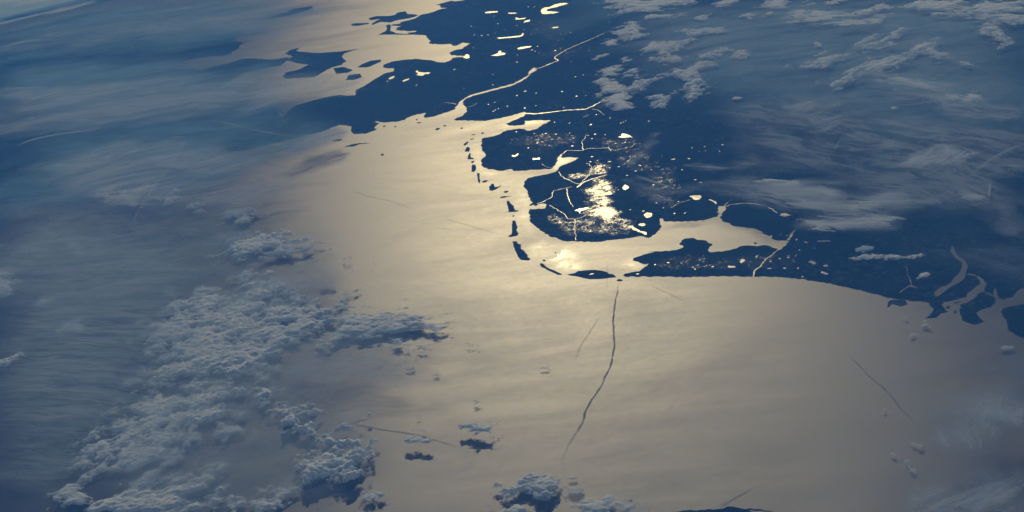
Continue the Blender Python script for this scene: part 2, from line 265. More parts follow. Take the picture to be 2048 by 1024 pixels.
  ('thin bright lake at the far shore row,right of its neighbour',[53.656,12.54,53.654,12.519,53.671,12.533,53.69,12.55,53.71,12.585,53.709,12.604,53.708,12.615,53.714,12.649,53.69,12.612,53.673,12.588,53.645,12.55]),
  ('long bright far lake with rising right end',[53.777,11.48,53.745,11.459,53.681,11.426,53.654,11.423,53.612,11.404,53.603,11.505,53.594,11.512,53.595,11.384,53.618,11.344,53.667,11.366,53.751,11.399]),
  ('slanting bright lake above the great river,thin left end',[53.777,10.722,53.756,10.74,53.73,10.789,53.729,10.89,53.715,10.891,53.716,10.79,53.681,10.738,53.693,10.675,53.74,10.664]),
  ('slim bright lake rising to the right near the river',[53.637,10.86,53.618,10.911,53.584,10.917,53.546,10.898,53.549,10.849,53.589,10.83,53.623,10.814]),
  ('small bright lake pair with flat base above the river bend',[53.666,12.219,53.662,12.328,53.636,12.244,53.592,12.239,53.599,12.172,53.643,12.189]),
  ('small bent bright lake beside the lake pair',[53.613,11.986,53.606,12.081,53.584,12.104,53.57,12.117,53.576,12.021,53.598,12.01]),
  ('thin bright far lake with a dot beside it',[53.453,11.562,53.439,11.603,53.407,11.579,53.409,11.53,53.438,11.523]),
  ('ragged bright lake group in the northern peninsula',[54.164,10.361,54.157,10.425,54.176,10.541,54.168,10.591,54.153,10.493,54.124,10.448,54.078,10.401,54.079,10.345,54.113,10.351,54.114,10.296,54.138,10.311]),
  ('bright oblong lake near the fjord in the northern peninsula',[54.313,10.389,54.304,10.46,54.281,10.484,54.275,10.43,54.288,10.363,54.305,10.352]),
  ('faint small lake between the two northern lakes',[54.23,10.219,54.216,10.275,54.191,10.295,54.191,10.24,54.21,10.207,54.217,10.169]),
  ('bright lagoon with forked head by the northern bay',[53.928,10.796,53.916,10.86,53.912,10.948,53.898,10.943,53.891,10.833,53.88,10.761,53.898,10.73,53.913,10.765]),
  ('bright bar shaped pond on the northern headland of the estuary',[53.446,7.276,53.443,7.305,53.422,7.286,53.414,7.302,53.405,7.281,53.405,7.245,53.421,7.255,53.435,7.246]),
  ('bright pond with two lobes on the same estuary headland',[53.547,7.417,53.543,7.442,53.531,7.415,53.521,7.431,53.518,7.468,53.512,7.464,53.514,7.411,53.524,7.387,53.538,7.384]),
  ('bright cluster lake high on the moor',[53.068,7.578,53.048,7.607,53.046,7.67,53.029,7.649,53.014,7.618,52.996,7.543,53.016,7.537,53.044,7.548]),
  ('round bright lake just right of the dazzling lakeland',[53.018,6.359,53.015,6.437,53.008,6.459,52.993,6.42,52.989,6.358,53.004,6.313]),
  ('pale round lake between lakeland and the inner lake',[52.911,5.806,52.904,5.846,52.883,5.822,52.875,5.766,52.888,5.729,52.904,5.75]),
  ('pale bright lake behind the rounded polder',[52.736,6.08,52.715,6.087,52.684,6.08,52.676,6.039,52.686,5.982,52.706,5.979,52.72,6.035]),
  ('flat bright lake in the lakeland right of the vertical canal',[53.212,6.019,53.197,6.041,53.156,6.066,53.143,6.059,53.154,6.008,53.182,5.989,53.18,5.934,53.193,5.994]),
  ('long bright lake chain slanting to the lakeland shore',[52.971,5.609,52.956,5.614,52.933,5.535,52.912,5.484,52.889,5.458,52.884,5.404,52.895,5.4,52.906,5.45,52.932,5.484,52.957,5.556]),
  ('oval bright lake above the slanting lake chain',[52.933,5.623,52.921,5.64,52.9,5.617,52.899,5.593,52.915,5.586,52.928,5.597]),
  ('narrow bright lake bending to the polder strait',[52.656,5.974,52.646,5.981,52.634,5.956,52.626,5.928,52.618,5.924,52.615,5.857,52.623,5.88,52.633,5.918,52.644,5.95]),
  ('pale wide lake behind the large inner polder',[52.371,5.548,52.361,5.584,52.346,5.592,52.327,5.552,52.315,5.533,52.335,5.516,52.35,5.508]),
  ('bright small lake in the coast strip behind the dunes',[52.567,4.73,52.562,4.768,52.554,4.749,52.534,4.742,52.53,4.717,52.548,4.719]),
  ('grey patch of flooded land beside the coastal canal',[52.52,4.8,52.516,4.85,52.505,4.851,52.496,4.823,52.505,4.795,52.512,4.774]),
  ('small bright lake far right in the coast strip',[52.266,4.717,52.254,4.739,52.238,4.727,52.232,4.672,52.24,4.661,52.252,4.692]),
  ('little bright lake right of the slanted lake near the coast',[52.212,4.636,52.201,4.656,52.188,4.643,52.189,4.619,52.204,4.613]),
  ('little bright lake closest to the coast on the right',[52.221,4.541,52.214,4.568,52.2,4.525,52.189,4.512,52.193,4.484,52.208,4.508]),
  ('bright diamond lake near the lakeland strait',[52.916,5.796,52.905,5.834,52.885,5.819,52.875,5.772,52.883,5.731,52.899,5.723]),
  ('bright flat lake at the lakeland corner by the strait',[52.924,5.634,52.912,5.641,52.899,5.613,52.903,5.582,52.919,5.577]),
  ('long faint bright lake under the cloud by the inner lake',[52.236,5.038,52.222,5.058,52.189,5.053,52.169,5.035,52.173,5.012,52.203,5.016]),
],
'PD': [
  ('on the northern peninsula and far plain',[53.959,10.365,53.953,10.382,53.876,9.612,54.138,9.982,54.278,9.941,53.724,9.602,53.692,9.006,53.624,8.835,53.68,8.766,53.666,8.8,53.688,8.735,53.878,11.183,53.918,12.212,53.845,11.673,53.889,11.755,53.809,11.659,53.716,11.81,53.76,12.137,53.769,11.699,53.788,12.556,53.737,9.985,54.312,10.303,54.283,10.391,53.722,8.972]),
  ('on the plain by the two rivers',[53.42,10.572,53.622,10.602,53.619,10.319,53.529,10.657,53.26,9.536,53.301,9.508,53.359,9.075,53.284,8.872,53.489,9.133,53.48,8.74,53.548,9.242,53.586,9.134,53.197,7.992,53.045,7.956,53.056,7.941,53.034,7.982,52.926,7.905,53.3,8.106,53.109,8.111,53.373,8.182,53.339,8.576,53.534,8.708,53.176,8.251,53.588,12.794,53.647,11.906,53.605,11.65,53.518,10.848,53.124,11.482,53.55,12.744,53.547,10.725,53.238,8.855]),
  ('on the moor and lakeland round the estuary',[53.356,7.847,53.421,7.891,53.405,7.897,53.46,7.935,53.435,7.673,53.522,7.432,53.535,7.409,53.269,7.487,53.028,7.429,53.025,7.489,53.0,7.536,52.592,7.264,52.593,7.116,52.672,7.116,52.694,7.017,52.667,7.017,52.74,6.879,52.607,6.979,52.808,6.902,52.947,7.066,52.968,6.723,52.9,6.714,52.768,6.644,53.189,7.017,53.176,7.053,53.171,7.168,53.143,7.063,53.089,7.003,53.034,6.354,53.085,6.858,53.006,6.969,52.853,6.446,52.71,6.4,52.686,6.336,53.124,7.678,53.171,7.724,53.474,7.572,53.549,8.047,53.276,5.927,52.787,5.762,52.744,5.755,52.866,6.004,52.835,5.892,52.776,5.987,52.917,5.869,53.044,6.863,53.004,6.646,52.972,5.92,53.183,7.62,53.202,7.712,53.292,7.837,52.727,7.117,52.951,6.839,52.886,6.384,53.109,6.928]),
  ('on the land behind the inner lake',[52.352,5.553,52.294,4.923,52.27,5.046,52.302,5.104,52.34,5.182,52.4,5.183,52.238,4.924]),
  ('on the land behind the right coast',[52.335,4.807,52.352,4.642,52.301,4.629,52.163,4.418,52.128,4.747,52.405,4.66,52.403,4.769,52.111,4.426,52.085,4.498,52.37,4.809,52.285,4.494]),
  ('on the dune island and headland',[53.086,4.818,52.843,4.878,52.906,4.749]),
  ('on the strip between canal and coast',[52.677,4.809,52.645,4.79,52.687,4.749,52.621,4.765,52.455,4.873,52.336,4.815,52.351,4.648,52.3,4.631,52.293,4.92,52.367,4.802,52.401,5.199,52.364,5.201,52.409,4.66,52.398,5.18,52.793,4.892,52.304,5.096,52.264,5.031]),
],
'ZON': [
  ('dazzling heart of the lakeland,all flooded fields and ditches',[53.162,6.355,53.13,6.524,53.081,6.498,53.041,6.242,53.041,6.064,53.001,5.921,53.001,5.776,53.041,5.747,53.084,5.779,53.154,5.873,53.122,5.979,53.117,6.127],1.0,5.0),
  ('glinting ditches and ponds round the dazzling lakeland',[53.298,6.699,53.227,6.523,53.148,6.752,53.088,6.775,53.024,6.603,52.989,6.267,52.995,5.918,52.906,5.638,52.89,5.425,52.98,5.418,53.057,5.613,53.145,5.772,53.225,5.956,53.185,6.263],0.86,10.0),
  ('fine web of ditches on the lower lakeland shore',[53.341,6.089,53.224,5.931,53.139,5.89,53.042,5.771,52.973,5.506,53.005,5.418,53.08,5.417,53.193,5.479,53.295,5.677,53.36,5.95],0.5,8.0),
  ('sparkling creeks between estuary and lakeland',[53.215,7.165,53.137,7.148,53.054,6.925,53.052,6.645,53.123,6.656,53.196,6.56,53.276,6.686,53.293,6.835,53.186,6.915],0.7,7.0),
  ('scattered glints over the moor above the estuary',[53.633,8.142,53.453,8.081,52.98,7.828,52.774,6.743,52.84,5.87,53.012,6.542,53.22,7.318,53.321,7.304,53.365,7.256,53.483,7.392,53.613,7.697],0.36,25.0),
  ('faint glints on the coast strip and its canals',[52.884,5.068,52.755,5.067,52.603,4.959,52.417,4.988,52.343,4.897,52.249,5.059,52.236,4.519,52.452,4.605,52.746,4.677,52.881,4.726],0.33,8.0),
  ('faint glints over the far plain by the great river',[53.702,13.387,53.312,12.842,53.182,10.865,53.211,9.086,53.156,7.957,53.275,8.038,53.47,8.602,53.474,9.987,53.542,10.143,53.633,9.867],0.28,30.0),
  ('faint glints right of the dazzling lakeland',[52.965,6.847,52.748,6.869,52.69,6.171,52.738,5.896,52.812,5.737,52.973,6.056],0.37,15.0),
],
'RIV': [
  ([53.512,9.978,53.492,9.981,53.455,10.061,53.424,10.123,53.397,10.167,53.419,10.282,53.414,10.348,53.382,10.462,53.356,10.559,53.303,10.68,53.223,10.854,53.141,11.059],1.1,0.25),
  ([53.53,8.553,53.479,8.492,53.406,8.481,53.315,8.486,53.236,8.446,53.196,8.507,53.167,8.595,53.144,8.671],2.6,0.9),
  ([53.2,8.431,53.169,8.373,53.137,8.217],0.5,0.3),
  ([53.315,7.291,53.29,7.392,53.221,7.348,53.199,7.381,53.102,7.337,53.067,7.255,53.028,7.292,52.995,7.302,52.985,7.388],1.0,0.3),
  ([53.216,7.36,53.227,7.569,53.209,7.749],0.7,0.3),
  ([53.089,7.253,53.103,7.367],0.8,0.4),
  ([53.258,6.499,53.251,6.35,53.236,6.213,53.215,6.101],0.9,0.6),
  ([53.238,6.529,53.28,6.503,53.317,6.486,53.316,6.359,53.345,6.283,53.375,6.247],0.7,0.8),
  ([53.319,6.179,53.283,6.085,53.246,5.967,53.226,5.864,53.199,5.846,53.169,5.868,53.151,5.92],0.7,0.6),
  ([53.199,5.846,53.19,5.674,53.182,5.554,53.176,5.441],0.6,0.7),
  ([53.311,6.902,53.296,6.794,53.242,6.639,53.207,6.566,53.179,6.7,53.165,6.79,53.165,6.903,53.18,7.012],0.6,0.8),
  ([53.215,6.503,53.186,6.609,53.155,6.652,53.092,6.708],1.6,1.0),
  ([53.394,7.14,53.373,7.054,53.338,7.004],0.4,0.3),
  ([52.467,4.561,52.463,4.64,52.438,4.709,52.422,4.813,52.394,4.883,52.376,4.949],1.1,0.7),
  ([52.334,5.103,52.314,5.233,52.283,5.324,52.26,5.384],2.2,0.6),
  ([52.584,5.791,52.56,5.833,52.512,5.84,52.461,5.808,52.422,5.736,52.395,5.679,52.375,5.598],0.9,1.4),
  ([52.585,5.816,52.568,5.893,52.548,5.931],0.6,0.3),
  ([52.805,5.878,52.77,5.959,52.729,6.002],0.4,0.5),
  ([51.941,4.153,51.908,4.238,51.897,4.243,51.901,4.347,51.906,4.445,51.906,4.544],1.1,0.5),
  ([51.904,4.237,51.886,4.216,51.875,4.205],2.2,1.0),
  ([51.802,4.764,51.77,4.737,51.74,4.703],0.6,1.2),
  ([51.654,4.086,51.633,4.058,51.607,3.991],1.6,2.4),
  ([53.822,8.978,53.798,8.996,53.783,9.081],0.5,0.2),
  ([53.954,9.228,53.92,9.178,53.891,9.114],0.3,0.6),
  ([53.031,6.884,52.985,7.059],0.3,0.2),
],
'EST': [51.82,4.124,51.816,4.059,51.8,4.082,51.762,4.183,51.73,4.233,51.708,4.293,51.696,4.41,51.686,4.472,51.691,4.547,51.713,4.623,51.722,4.706,51.724,4.8,51.734,4.795,51.738,4.702,51.722,4.592,51.703,4.514,51.709,4.462,51.721,4.384,51.742,4.318,51.758,4.241,51.776,4.205,51.796,4.196],
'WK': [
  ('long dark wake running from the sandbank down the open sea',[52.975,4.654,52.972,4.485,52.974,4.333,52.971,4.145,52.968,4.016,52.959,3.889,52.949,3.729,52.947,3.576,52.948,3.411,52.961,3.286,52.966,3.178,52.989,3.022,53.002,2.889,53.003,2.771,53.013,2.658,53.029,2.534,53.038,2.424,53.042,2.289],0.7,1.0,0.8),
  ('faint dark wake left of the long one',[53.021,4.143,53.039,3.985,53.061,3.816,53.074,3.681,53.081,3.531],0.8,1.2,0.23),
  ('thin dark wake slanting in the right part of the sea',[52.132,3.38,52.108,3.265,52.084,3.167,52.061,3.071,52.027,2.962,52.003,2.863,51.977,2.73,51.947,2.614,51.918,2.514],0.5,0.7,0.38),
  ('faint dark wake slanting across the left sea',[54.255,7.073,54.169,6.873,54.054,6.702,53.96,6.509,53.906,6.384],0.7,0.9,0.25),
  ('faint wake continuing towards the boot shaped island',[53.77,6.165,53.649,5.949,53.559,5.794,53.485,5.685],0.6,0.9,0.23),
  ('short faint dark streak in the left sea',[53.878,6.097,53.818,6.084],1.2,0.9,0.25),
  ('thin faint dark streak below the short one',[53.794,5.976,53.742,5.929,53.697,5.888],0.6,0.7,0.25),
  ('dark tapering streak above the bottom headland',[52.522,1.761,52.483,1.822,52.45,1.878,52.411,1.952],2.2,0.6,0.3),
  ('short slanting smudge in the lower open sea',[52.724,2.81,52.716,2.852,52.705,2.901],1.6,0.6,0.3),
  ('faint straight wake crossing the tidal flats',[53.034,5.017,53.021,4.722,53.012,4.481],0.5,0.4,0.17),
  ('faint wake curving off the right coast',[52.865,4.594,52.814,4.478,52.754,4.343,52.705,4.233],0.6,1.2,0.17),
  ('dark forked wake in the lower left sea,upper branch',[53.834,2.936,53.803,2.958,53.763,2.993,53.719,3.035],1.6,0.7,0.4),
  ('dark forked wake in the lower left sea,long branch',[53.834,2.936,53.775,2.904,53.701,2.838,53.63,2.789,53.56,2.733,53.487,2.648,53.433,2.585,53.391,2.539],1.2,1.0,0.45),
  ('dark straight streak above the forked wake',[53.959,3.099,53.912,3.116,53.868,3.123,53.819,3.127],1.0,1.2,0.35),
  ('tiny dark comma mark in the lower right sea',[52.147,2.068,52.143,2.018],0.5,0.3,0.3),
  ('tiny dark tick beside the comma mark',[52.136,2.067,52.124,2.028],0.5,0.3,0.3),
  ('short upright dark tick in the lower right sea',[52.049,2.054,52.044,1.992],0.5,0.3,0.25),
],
'FLAT': [
  ([53.221,5.378,53.156,5.197,53.12,5.021,53.123,4.891,53.172,4.897,53.237,4.963,53.273,5.071,53.293,5.202,53.274,5.318],1.0),
  ([52.973,4.935,52.934,5.025,52.882,4.926,52.868,4.869,52.901,4.779,52.955,4.774,52.979,4.86],1.15),
  ([53.36,5.498,53.312,5.563,53.241,5.401,53.268,5.205,53.338,5.221,53.386,5.396],0.55),
  ([53.764,7.883,53.718,8.017,53.69,7.59,53.665,7.235,53.618,7.102,53.557,7.02,53.636,6.924,53.692,7.207,53.721,7.533],0.5),
  ([53.469,6.543,53.421,6.463,53.391,5.923,53.365,5.777,53.382,5.619,53.429,5.906,53.456,6.208],0.5),
  ([53.354,6.985,53.32,7.273,53.227,7.187,53.289,7.033,53.318,6.906],0.9),
  ([53.64,8.3,53.53,8.575,53.388,8.272,53.437,8.134,53.539,8.174,53.611,8.174],0.7),
],
}


# ---------------------------------------------------------------- sea
def sheet_from_poly(poly, h, step, skirt=None, spacing_pts=True):
    poly = np.asarray(poly); lo, hi = poly.min(0), poly.max(0)
    gx, gy = np.meshgrid(np.arange(lo[0]+step*.37, hi[0], step), np.arange(lo[1]+step*.41, hi[1], step))
    g = np.stack([gx.ravel(), gy.ravel()], -1)
    if len(g): g = g[inside(poly, g)]
    pts = [Vector(q) for q in poly.tolist()] + [Vector(q) for q in g.tolist()]
    vs, es, fs, _, _, _ = delaunay_2d_cdt(pts, [], [list(range(len(poly)))], 1, 1e-4)
    xy = np.array([(v.x, v.y) for v in vs]); fs = [list(q) for q in fs]
    V = globe(xy, h)
    if skirt is not None:
        cnt = {}
        for q in fs:
            for a, b in zip(q, q[1:]+q[:1]): cnt[(a, b)] = 1
        edge = [e for e in cnt if (e[1], e[0]) not in cnt]
        low = globe(xy, skirt); ids = {}
        ext = []
        for a, b in edge:
            for k in (a, b):
                if k not in ids: ids[k] = len(V)+len(ext); ext.append(low[k])
            fs.append([b, a, ids[a], ids[b]])
        if ext: V = np.vstack([V, ext])
    return V, fs
def build_sea():
    step = 11.0; n = 190
    ax = np.arange(-n, n+1)*step
    gx, gy = np.meshgrid(ax, ax); gx = gx + 350; gy = gy + 150
    xy = np.stack([gx.ravel(), gy.ravel()], -1); N = 2*n+1
    ii, jj = np.meshgrid(np.arange(N-1), np.arange(N-1)); a = (jj*N+ii).ravel()
    F = np.stack([a, a+1, a+N+1, a+N], -1)
    sh = np.zeros(len(xy))
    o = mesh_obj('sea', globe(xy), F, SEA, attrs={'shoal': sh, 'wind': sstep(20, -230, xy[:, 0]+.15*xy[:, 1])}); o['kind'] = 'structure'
build_sea()
# shallow tidal flats, calmer than the open sea, are a sheet of their own
def build_flats():
    for k, (poly, amt) in enumerate(GEO['FLAT']):
        P = pairs(poly); lo, hi = P.min(0)-4, P.max(0)+4; st = 1.2
        gx, gy = np.meshgrid(np.arange(lo[0], hi[0], st), np.arange(lo[1], hi[1], st)); xy = np.stack([gx.ravel(), gy.ravel()], -1)
        c = sstep(-3, 7, sdist(P, xy))*amt; ny, nx = gx.shape
        ii, jj = np.meshgrid(np.arange(nx-1), np.arange(ny-1)); a = (jj*nx+ii).ravel(); F = np.stack([a, a+1, a+nx+1, a+nx], -1)
        F = F[(c[F] > 0).any(1)]
        used = np.unique(F); mp = np.zeros(len(xy), int); mp[used] = np.arange(len(used))
        o = mesh_obj('tidal_flat', globe(xy[used], .010+.0025*k), mp[F], SEA, attrs={'shoal': c[used]}); o['kind'] = 'structure'
build_flats()

# ---------------------------------------------------------------- land
for k, (nm, flat) in enumerate(GEO['LAND'].items()):
    P = pairs(flat)
    P = rough_line(P, .6, 1.5, 10+k) if nm in ('mainland', 'lolland', 'britain') else rough_line(P, 2.5, 9., 10+k)
    V, F = sheet_from_poly(P, .05, 13.0, skirt=-.05)
    o = mesh_obj('mainland' if nm in ('mainland', 'britain', 'scania') else 'large_island', V, F, LAND, smooth=False); o['kind'] = 'structure'
for k, (lab, cat, flat) in enumerate(GEO['ISL']):
    P = rough_line(pairs(flat), .25, 1.6, 50+k)
    V, F = sheet_from_poly(P, .045 if cat == 'island' else .03, 6.0, skirt=-.05)
    tag(mesh_obj(cat, V, F, LAND if cat == 'island' else SAND, smooth=False), lab, cat, 'islands along the coast' if cat == 'island' else 'sandbanks and shoals')
for k, (lab, flat) in enumerate(GEO['LAKE']):
    P = pairs(flat); P = P.mean(0)+(P-P.mean(0))*.84; P = rough_line(P, .5, .9, 150+k)
    V, F = sheet_from_poly(P, .07, 8.0)
    tag(mesh_obj('lake', V, F, LAKEW, smooth=False), lab, 'lake', 'lakes glinting on the dark land')
V, F = sheet_from_poly(rough_line(pairs(GEO['EST']), .3, 2., 7), .066, 8.0)
mesh_obj('estuary', V, F, SEA, smooth=False, attrs={'shoal': np.zeros(len(V))})['kind'] = 'structure'
def ribbon(P, w0, w1, h, seed, wob=.45, seg=1.6):
    P = rough_line(P, .35, seg, seed, closed=False); n = len(P)
    t = np.gradient(P, axis=0); t /= np.linalg.norm(t, axis=1)[:, None]+1e-9; nr = np.stack([-t[:, 1], t[:, 0]], -1)
    rs = np.random.RandomState(seed); w = np.linspace(w0, w1, n)*(1+rs.uniform(-wob, wob, n))*.5
    V = np.vstack([globe(P-nr*w[:, None], h), globe(P+nr*w[:, None], h)])
    F = np.array([[i, i+1, n+i+1, n+i] for i in range(n-1)]); return V, F, n
for k, (flat, w0, w1) in enumerate(GEO['RIV']):
    V, F, n = ribbon(pairs(flat), w0*(.5 if w0 > 1 else .3), w1*(.5 if w0 > 1 else .3), .064, 300+k)
    mesh_obj('river', V, F, RIVW, smooth=False)['kind'] = 'structure'
def pond_shape(c, a, rs):
    n = 8; th = np.arange(n)*2*math.pi/n; k = a*(1+rs.uniform(-.4, .4, n)); s = rs.uniform(.6, 1.6); d = rs.uniform(0, math.pi)
    x, y = k*np.cos(th)*s, k*np.sin(th)/s
    return np.stack([c[0]+x*math.cos(d)-y*math.sin(d), c[1]+x*math.sin(d)+y*math.cos(d)], -1)
rs = np.random.RandomState(5)
for where, flat in GEO['PD']:
    for c in pairs(flat):
        P = pond_shape(c, rs.uniform(.25, .62), rs)
        o = mesh_obj('pond', globe(P, .068), [list(range(8))], LAKEW, smooth=False)
        tag(o, 'tiny bright pond ' + where, 'pond', 'tiny ponds ' + where)
def fields_mat():
    """polder land laced with ditches, creeks and flooded fields too small to tell apart"""
    M = Mat('flooded_polder'); v = M.coord(); d = M.n('Attribute', attribute_name='wet').outputs['Fac']; g = M.n('Attribute', attribute_name='grain').outputs['Fac']
    w = M.noise(v, .3, 3, .5); vd = M.n('VectorMath', {0: v, 1: M.n('CombineXYZ', {0: w, 1: M.noise(v, .27, 3, .5), 2: 0.0}).outputs[0]}, operation='ADD').outputs[0]
    e1 = M.n('TexVoronoi', {'Vector': vd, 'Scale': .38}, feature='DISTANCE_TO_EDGE').outputs[0]
    e2 = M.n('TexVoronoi', {'Vector': vd, 'Scale': 1.1}, feature='DISTANCE_TO_EDGE').outputs[0]
    n1 = M.noise(v, .22, 6, .7, .6); n2 = M.noise(v, .9, 4, .65, .3)
    thr = M.math('SUBTRACT', .674, M.math('MULTIPLY', d, .224))
    blob = M.remap(M.math('SUBTRACT', M.math('MULTIPLY_ADD', n1, .45, M.math('MULTIPLY', n2, .55)), thr), -.035, .05)
    di = M.math('MULTIPLY', M.remap(e1, .10, .015), M.remap(n1, .42, .6)); di2 = M.math('MULTIPLY', M.remap(e2, .16, .02), M.remap(n2, .46, .62))
    line = M.math('MULTIPLY', M.math('MAXIMUM', di, M.math('MULTIPLY', di2, .6)), M.remap(d, .15, .95, 0., .5))
    k = M.math('MULTIPLY', M.math('MAXIMUM', blob, line), M.remap(d, .02, .2))
    ro = M.remap(n2, .35, .65, .30, .39)
    wtr = M.n('AddShader', {0: M.n('BsdfGlossy', {'Color': (.058, .058, .058, 1), 'Roughness': ro}, distribution='BECKMANN').outputs[0], 1: M.n('BsdfDiffuse', {'Color': (.006, .018, .022, 1)}).outputs[0]})
    M.set(M.out.inputs['Surface'], M.n('MixShader', {0: k, 1: M.n('BsdfTransparent').outputs[0], 2: wtr.outputs[0]})); return M.m
FIELDS = fields_mat()
for k, (lab, flat, dens, edge) in enumerate(GEO['ZON']):
    P = pairs(flat); lo, hi = P.min(0)-2, P.max(0)+2; st = max(1.2, (hi-lo).max()/90)
    gx, gy = np.meshgrid(np.arange(lo[0], hi[0], st), np.arange(lo[1], hi[1], st)); xy = np.stack([gx.ravel(), gy.ravel()], -1); ny, nx = gx.shape
    ii, jj = np.meshgrid(np.arange(nx-1), np.arange(ny-1)); a = (jj*nx+ii).ravel(); F = np.stack([a, a+1, a+nx+1, a+nx], -1)
    sdv = sdist(P, xy) + (fbm(xy[:, 0]/edge, xy[:, 1]/edge, 40+k, 4)-.5)*edge*1.3
    c = sstep(0, edge, sdv)*dens*(sdist(P, xy) > -.01); F = F[(c[F] > .002).any(1)]; used = np.unique(F); mp = np.zeros(len(xy), int); mp[used] = np.arange(len(used))
    o = mesh_obj('flooded_fields', globe(xy[used], .071+.0015*k), mp[F], FIELDS, attrs={'wet': c[used], 'grain': np.ones(len(used))}); o['kind'] = 'stuff'
    o['label'] = lab; o['category'] = 'water'
for k, (lab, flat, w0, w1, s) in enumerate(GEO['WK']):  # long dark strips of rougher water laid over the sea
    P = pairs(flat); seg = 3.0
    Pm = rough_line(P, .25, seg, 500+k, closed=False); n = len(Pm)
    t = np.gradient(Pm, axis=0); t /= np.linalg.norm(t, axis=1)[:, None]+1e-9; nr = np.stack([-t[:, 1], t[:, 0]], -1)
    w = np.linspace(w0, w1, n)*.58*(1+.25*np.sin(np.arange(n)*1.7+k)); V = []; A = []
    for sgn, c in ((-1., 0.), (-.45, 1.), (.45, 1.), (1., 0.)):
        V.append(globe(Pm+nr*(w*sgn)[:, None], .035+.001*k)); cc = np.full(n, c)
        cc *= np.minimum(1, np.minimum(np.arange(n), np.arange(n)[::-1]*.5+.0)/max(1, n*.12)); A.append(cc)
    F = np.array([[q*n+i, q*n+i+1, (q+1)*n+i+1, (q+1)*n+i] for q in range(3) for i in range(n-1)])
    tag(mesh_obj('wake', np.vstack(V), F, stripe_mat(s), attrs={'cover': np.concatenate(A)}), lab, 'wake', 'wakes and streaks on the sea')

# ---------------------------------------------------------------- clouds
def cumulus_mat(name, amax):
    M = Mat(name); at = M.n('Attribute', attribute_name='cover').outputs['Fac']
    n = M.noise(M.coord(), .9, 4, .6)
    a = M.remap(M.math('MULTIPLY_ADD', n, .7, M.math('SUBTRACT', at, .35)), .0, .8, 0, amax)
    d = M.n('BsdfDiffuse', {'Color': (.80, .84, .90, 1)}); t = M.n('BsdfTranslucent', {'Color': (.78, .82, .88, 1)})
    s = M.n('MixShader', {0: .35, 1: d.outputs[0], 2: t.outputs[0]})
    M.set(M.out.inputs['Surface'], M.n('MixShader', {0: a, 1: M.n('BsdfTransparent').outputs[0], 2: s.outputs[0]})); return M.m
def cirrus_mat(name, tint):
    M = Mat(name); A = lambda k: M.n('Attribute', attribute_name=k).outputs['Fac']
    vec = M.n('CombineXYZ', {0: A('along'), 1: A('across'), 2: A('seed')}).outputs[0]
    n1 = M.noise(vec, 1.0, 9, .66, .6); n2 = M.noise(vec, .27, 4, .55, .5)
    st = M.remap(M.math('MULTIPLY_ADD', n1, .6, M.math('MULTIPLY', n2, .4)), .40, .59)
    soft = A('soft'); st = M.math('ADD', M.math('MULTIPLY', st, M.math('SUBTRACT', 1.0, soft)), soft)
    a = M.math('MULTIPLY', A('cover'), st, clamp=True)
    d = M.n('BsdfDiffuse', {'Color': tint}); t = M.n('BsdfTranslucent', {'Color': tint})
    s = M.n('MixShader', {0: .5, 1: d.outputs[0], 2: t.outputs[0]})
    M.set(M.out.inputs['Surface'], M.n('MixShader', {0: a, 1: M.n('BsdfTransparent').outputs[0], 2: s.outputs[0]})); return M.m
CUM, THIN = cumulus_mat('cumulus_vapour', .92), cumulus_mat('thin_vapour', .45)
MST, CIR, HZV = cirrus_mat('sea_mist', (.56, .66, .76, 1)), cirrus_mat('cirrus_ice', (.64, .71, .83, 1)), cirrus_mat('blue_aerosol', (.30, .52, .72, 1))  # haze sheets carry the blue of scattered light in their colour
def grid_for(P, pad, st):
    lo, hi = P.min(0)-pad, P.max(0)+pad
    gx, gy = np.meshgrid(np.arange(lo[0], hi[0], st), np.arange(lo[1], hi[1], st)); ny, nx = gx.shape
    ii, jj = np.meshgrid(np.arange(nx-1), np.arange(ny-1)); a = (jj*nx+ii).ravel()
    return np.stack([gx.ravel(), gy.ravel()], -1), np.stack([a, a+1, a+nx+1, a+nx], -1)
def compact(xy, F, keep):
    F = F[keep[F].any(1)]; used = np.unique(F); mp = np.zeros(len(xy), np.int64); mp[used] = np.arange(len(used))
    return used, mp[F]
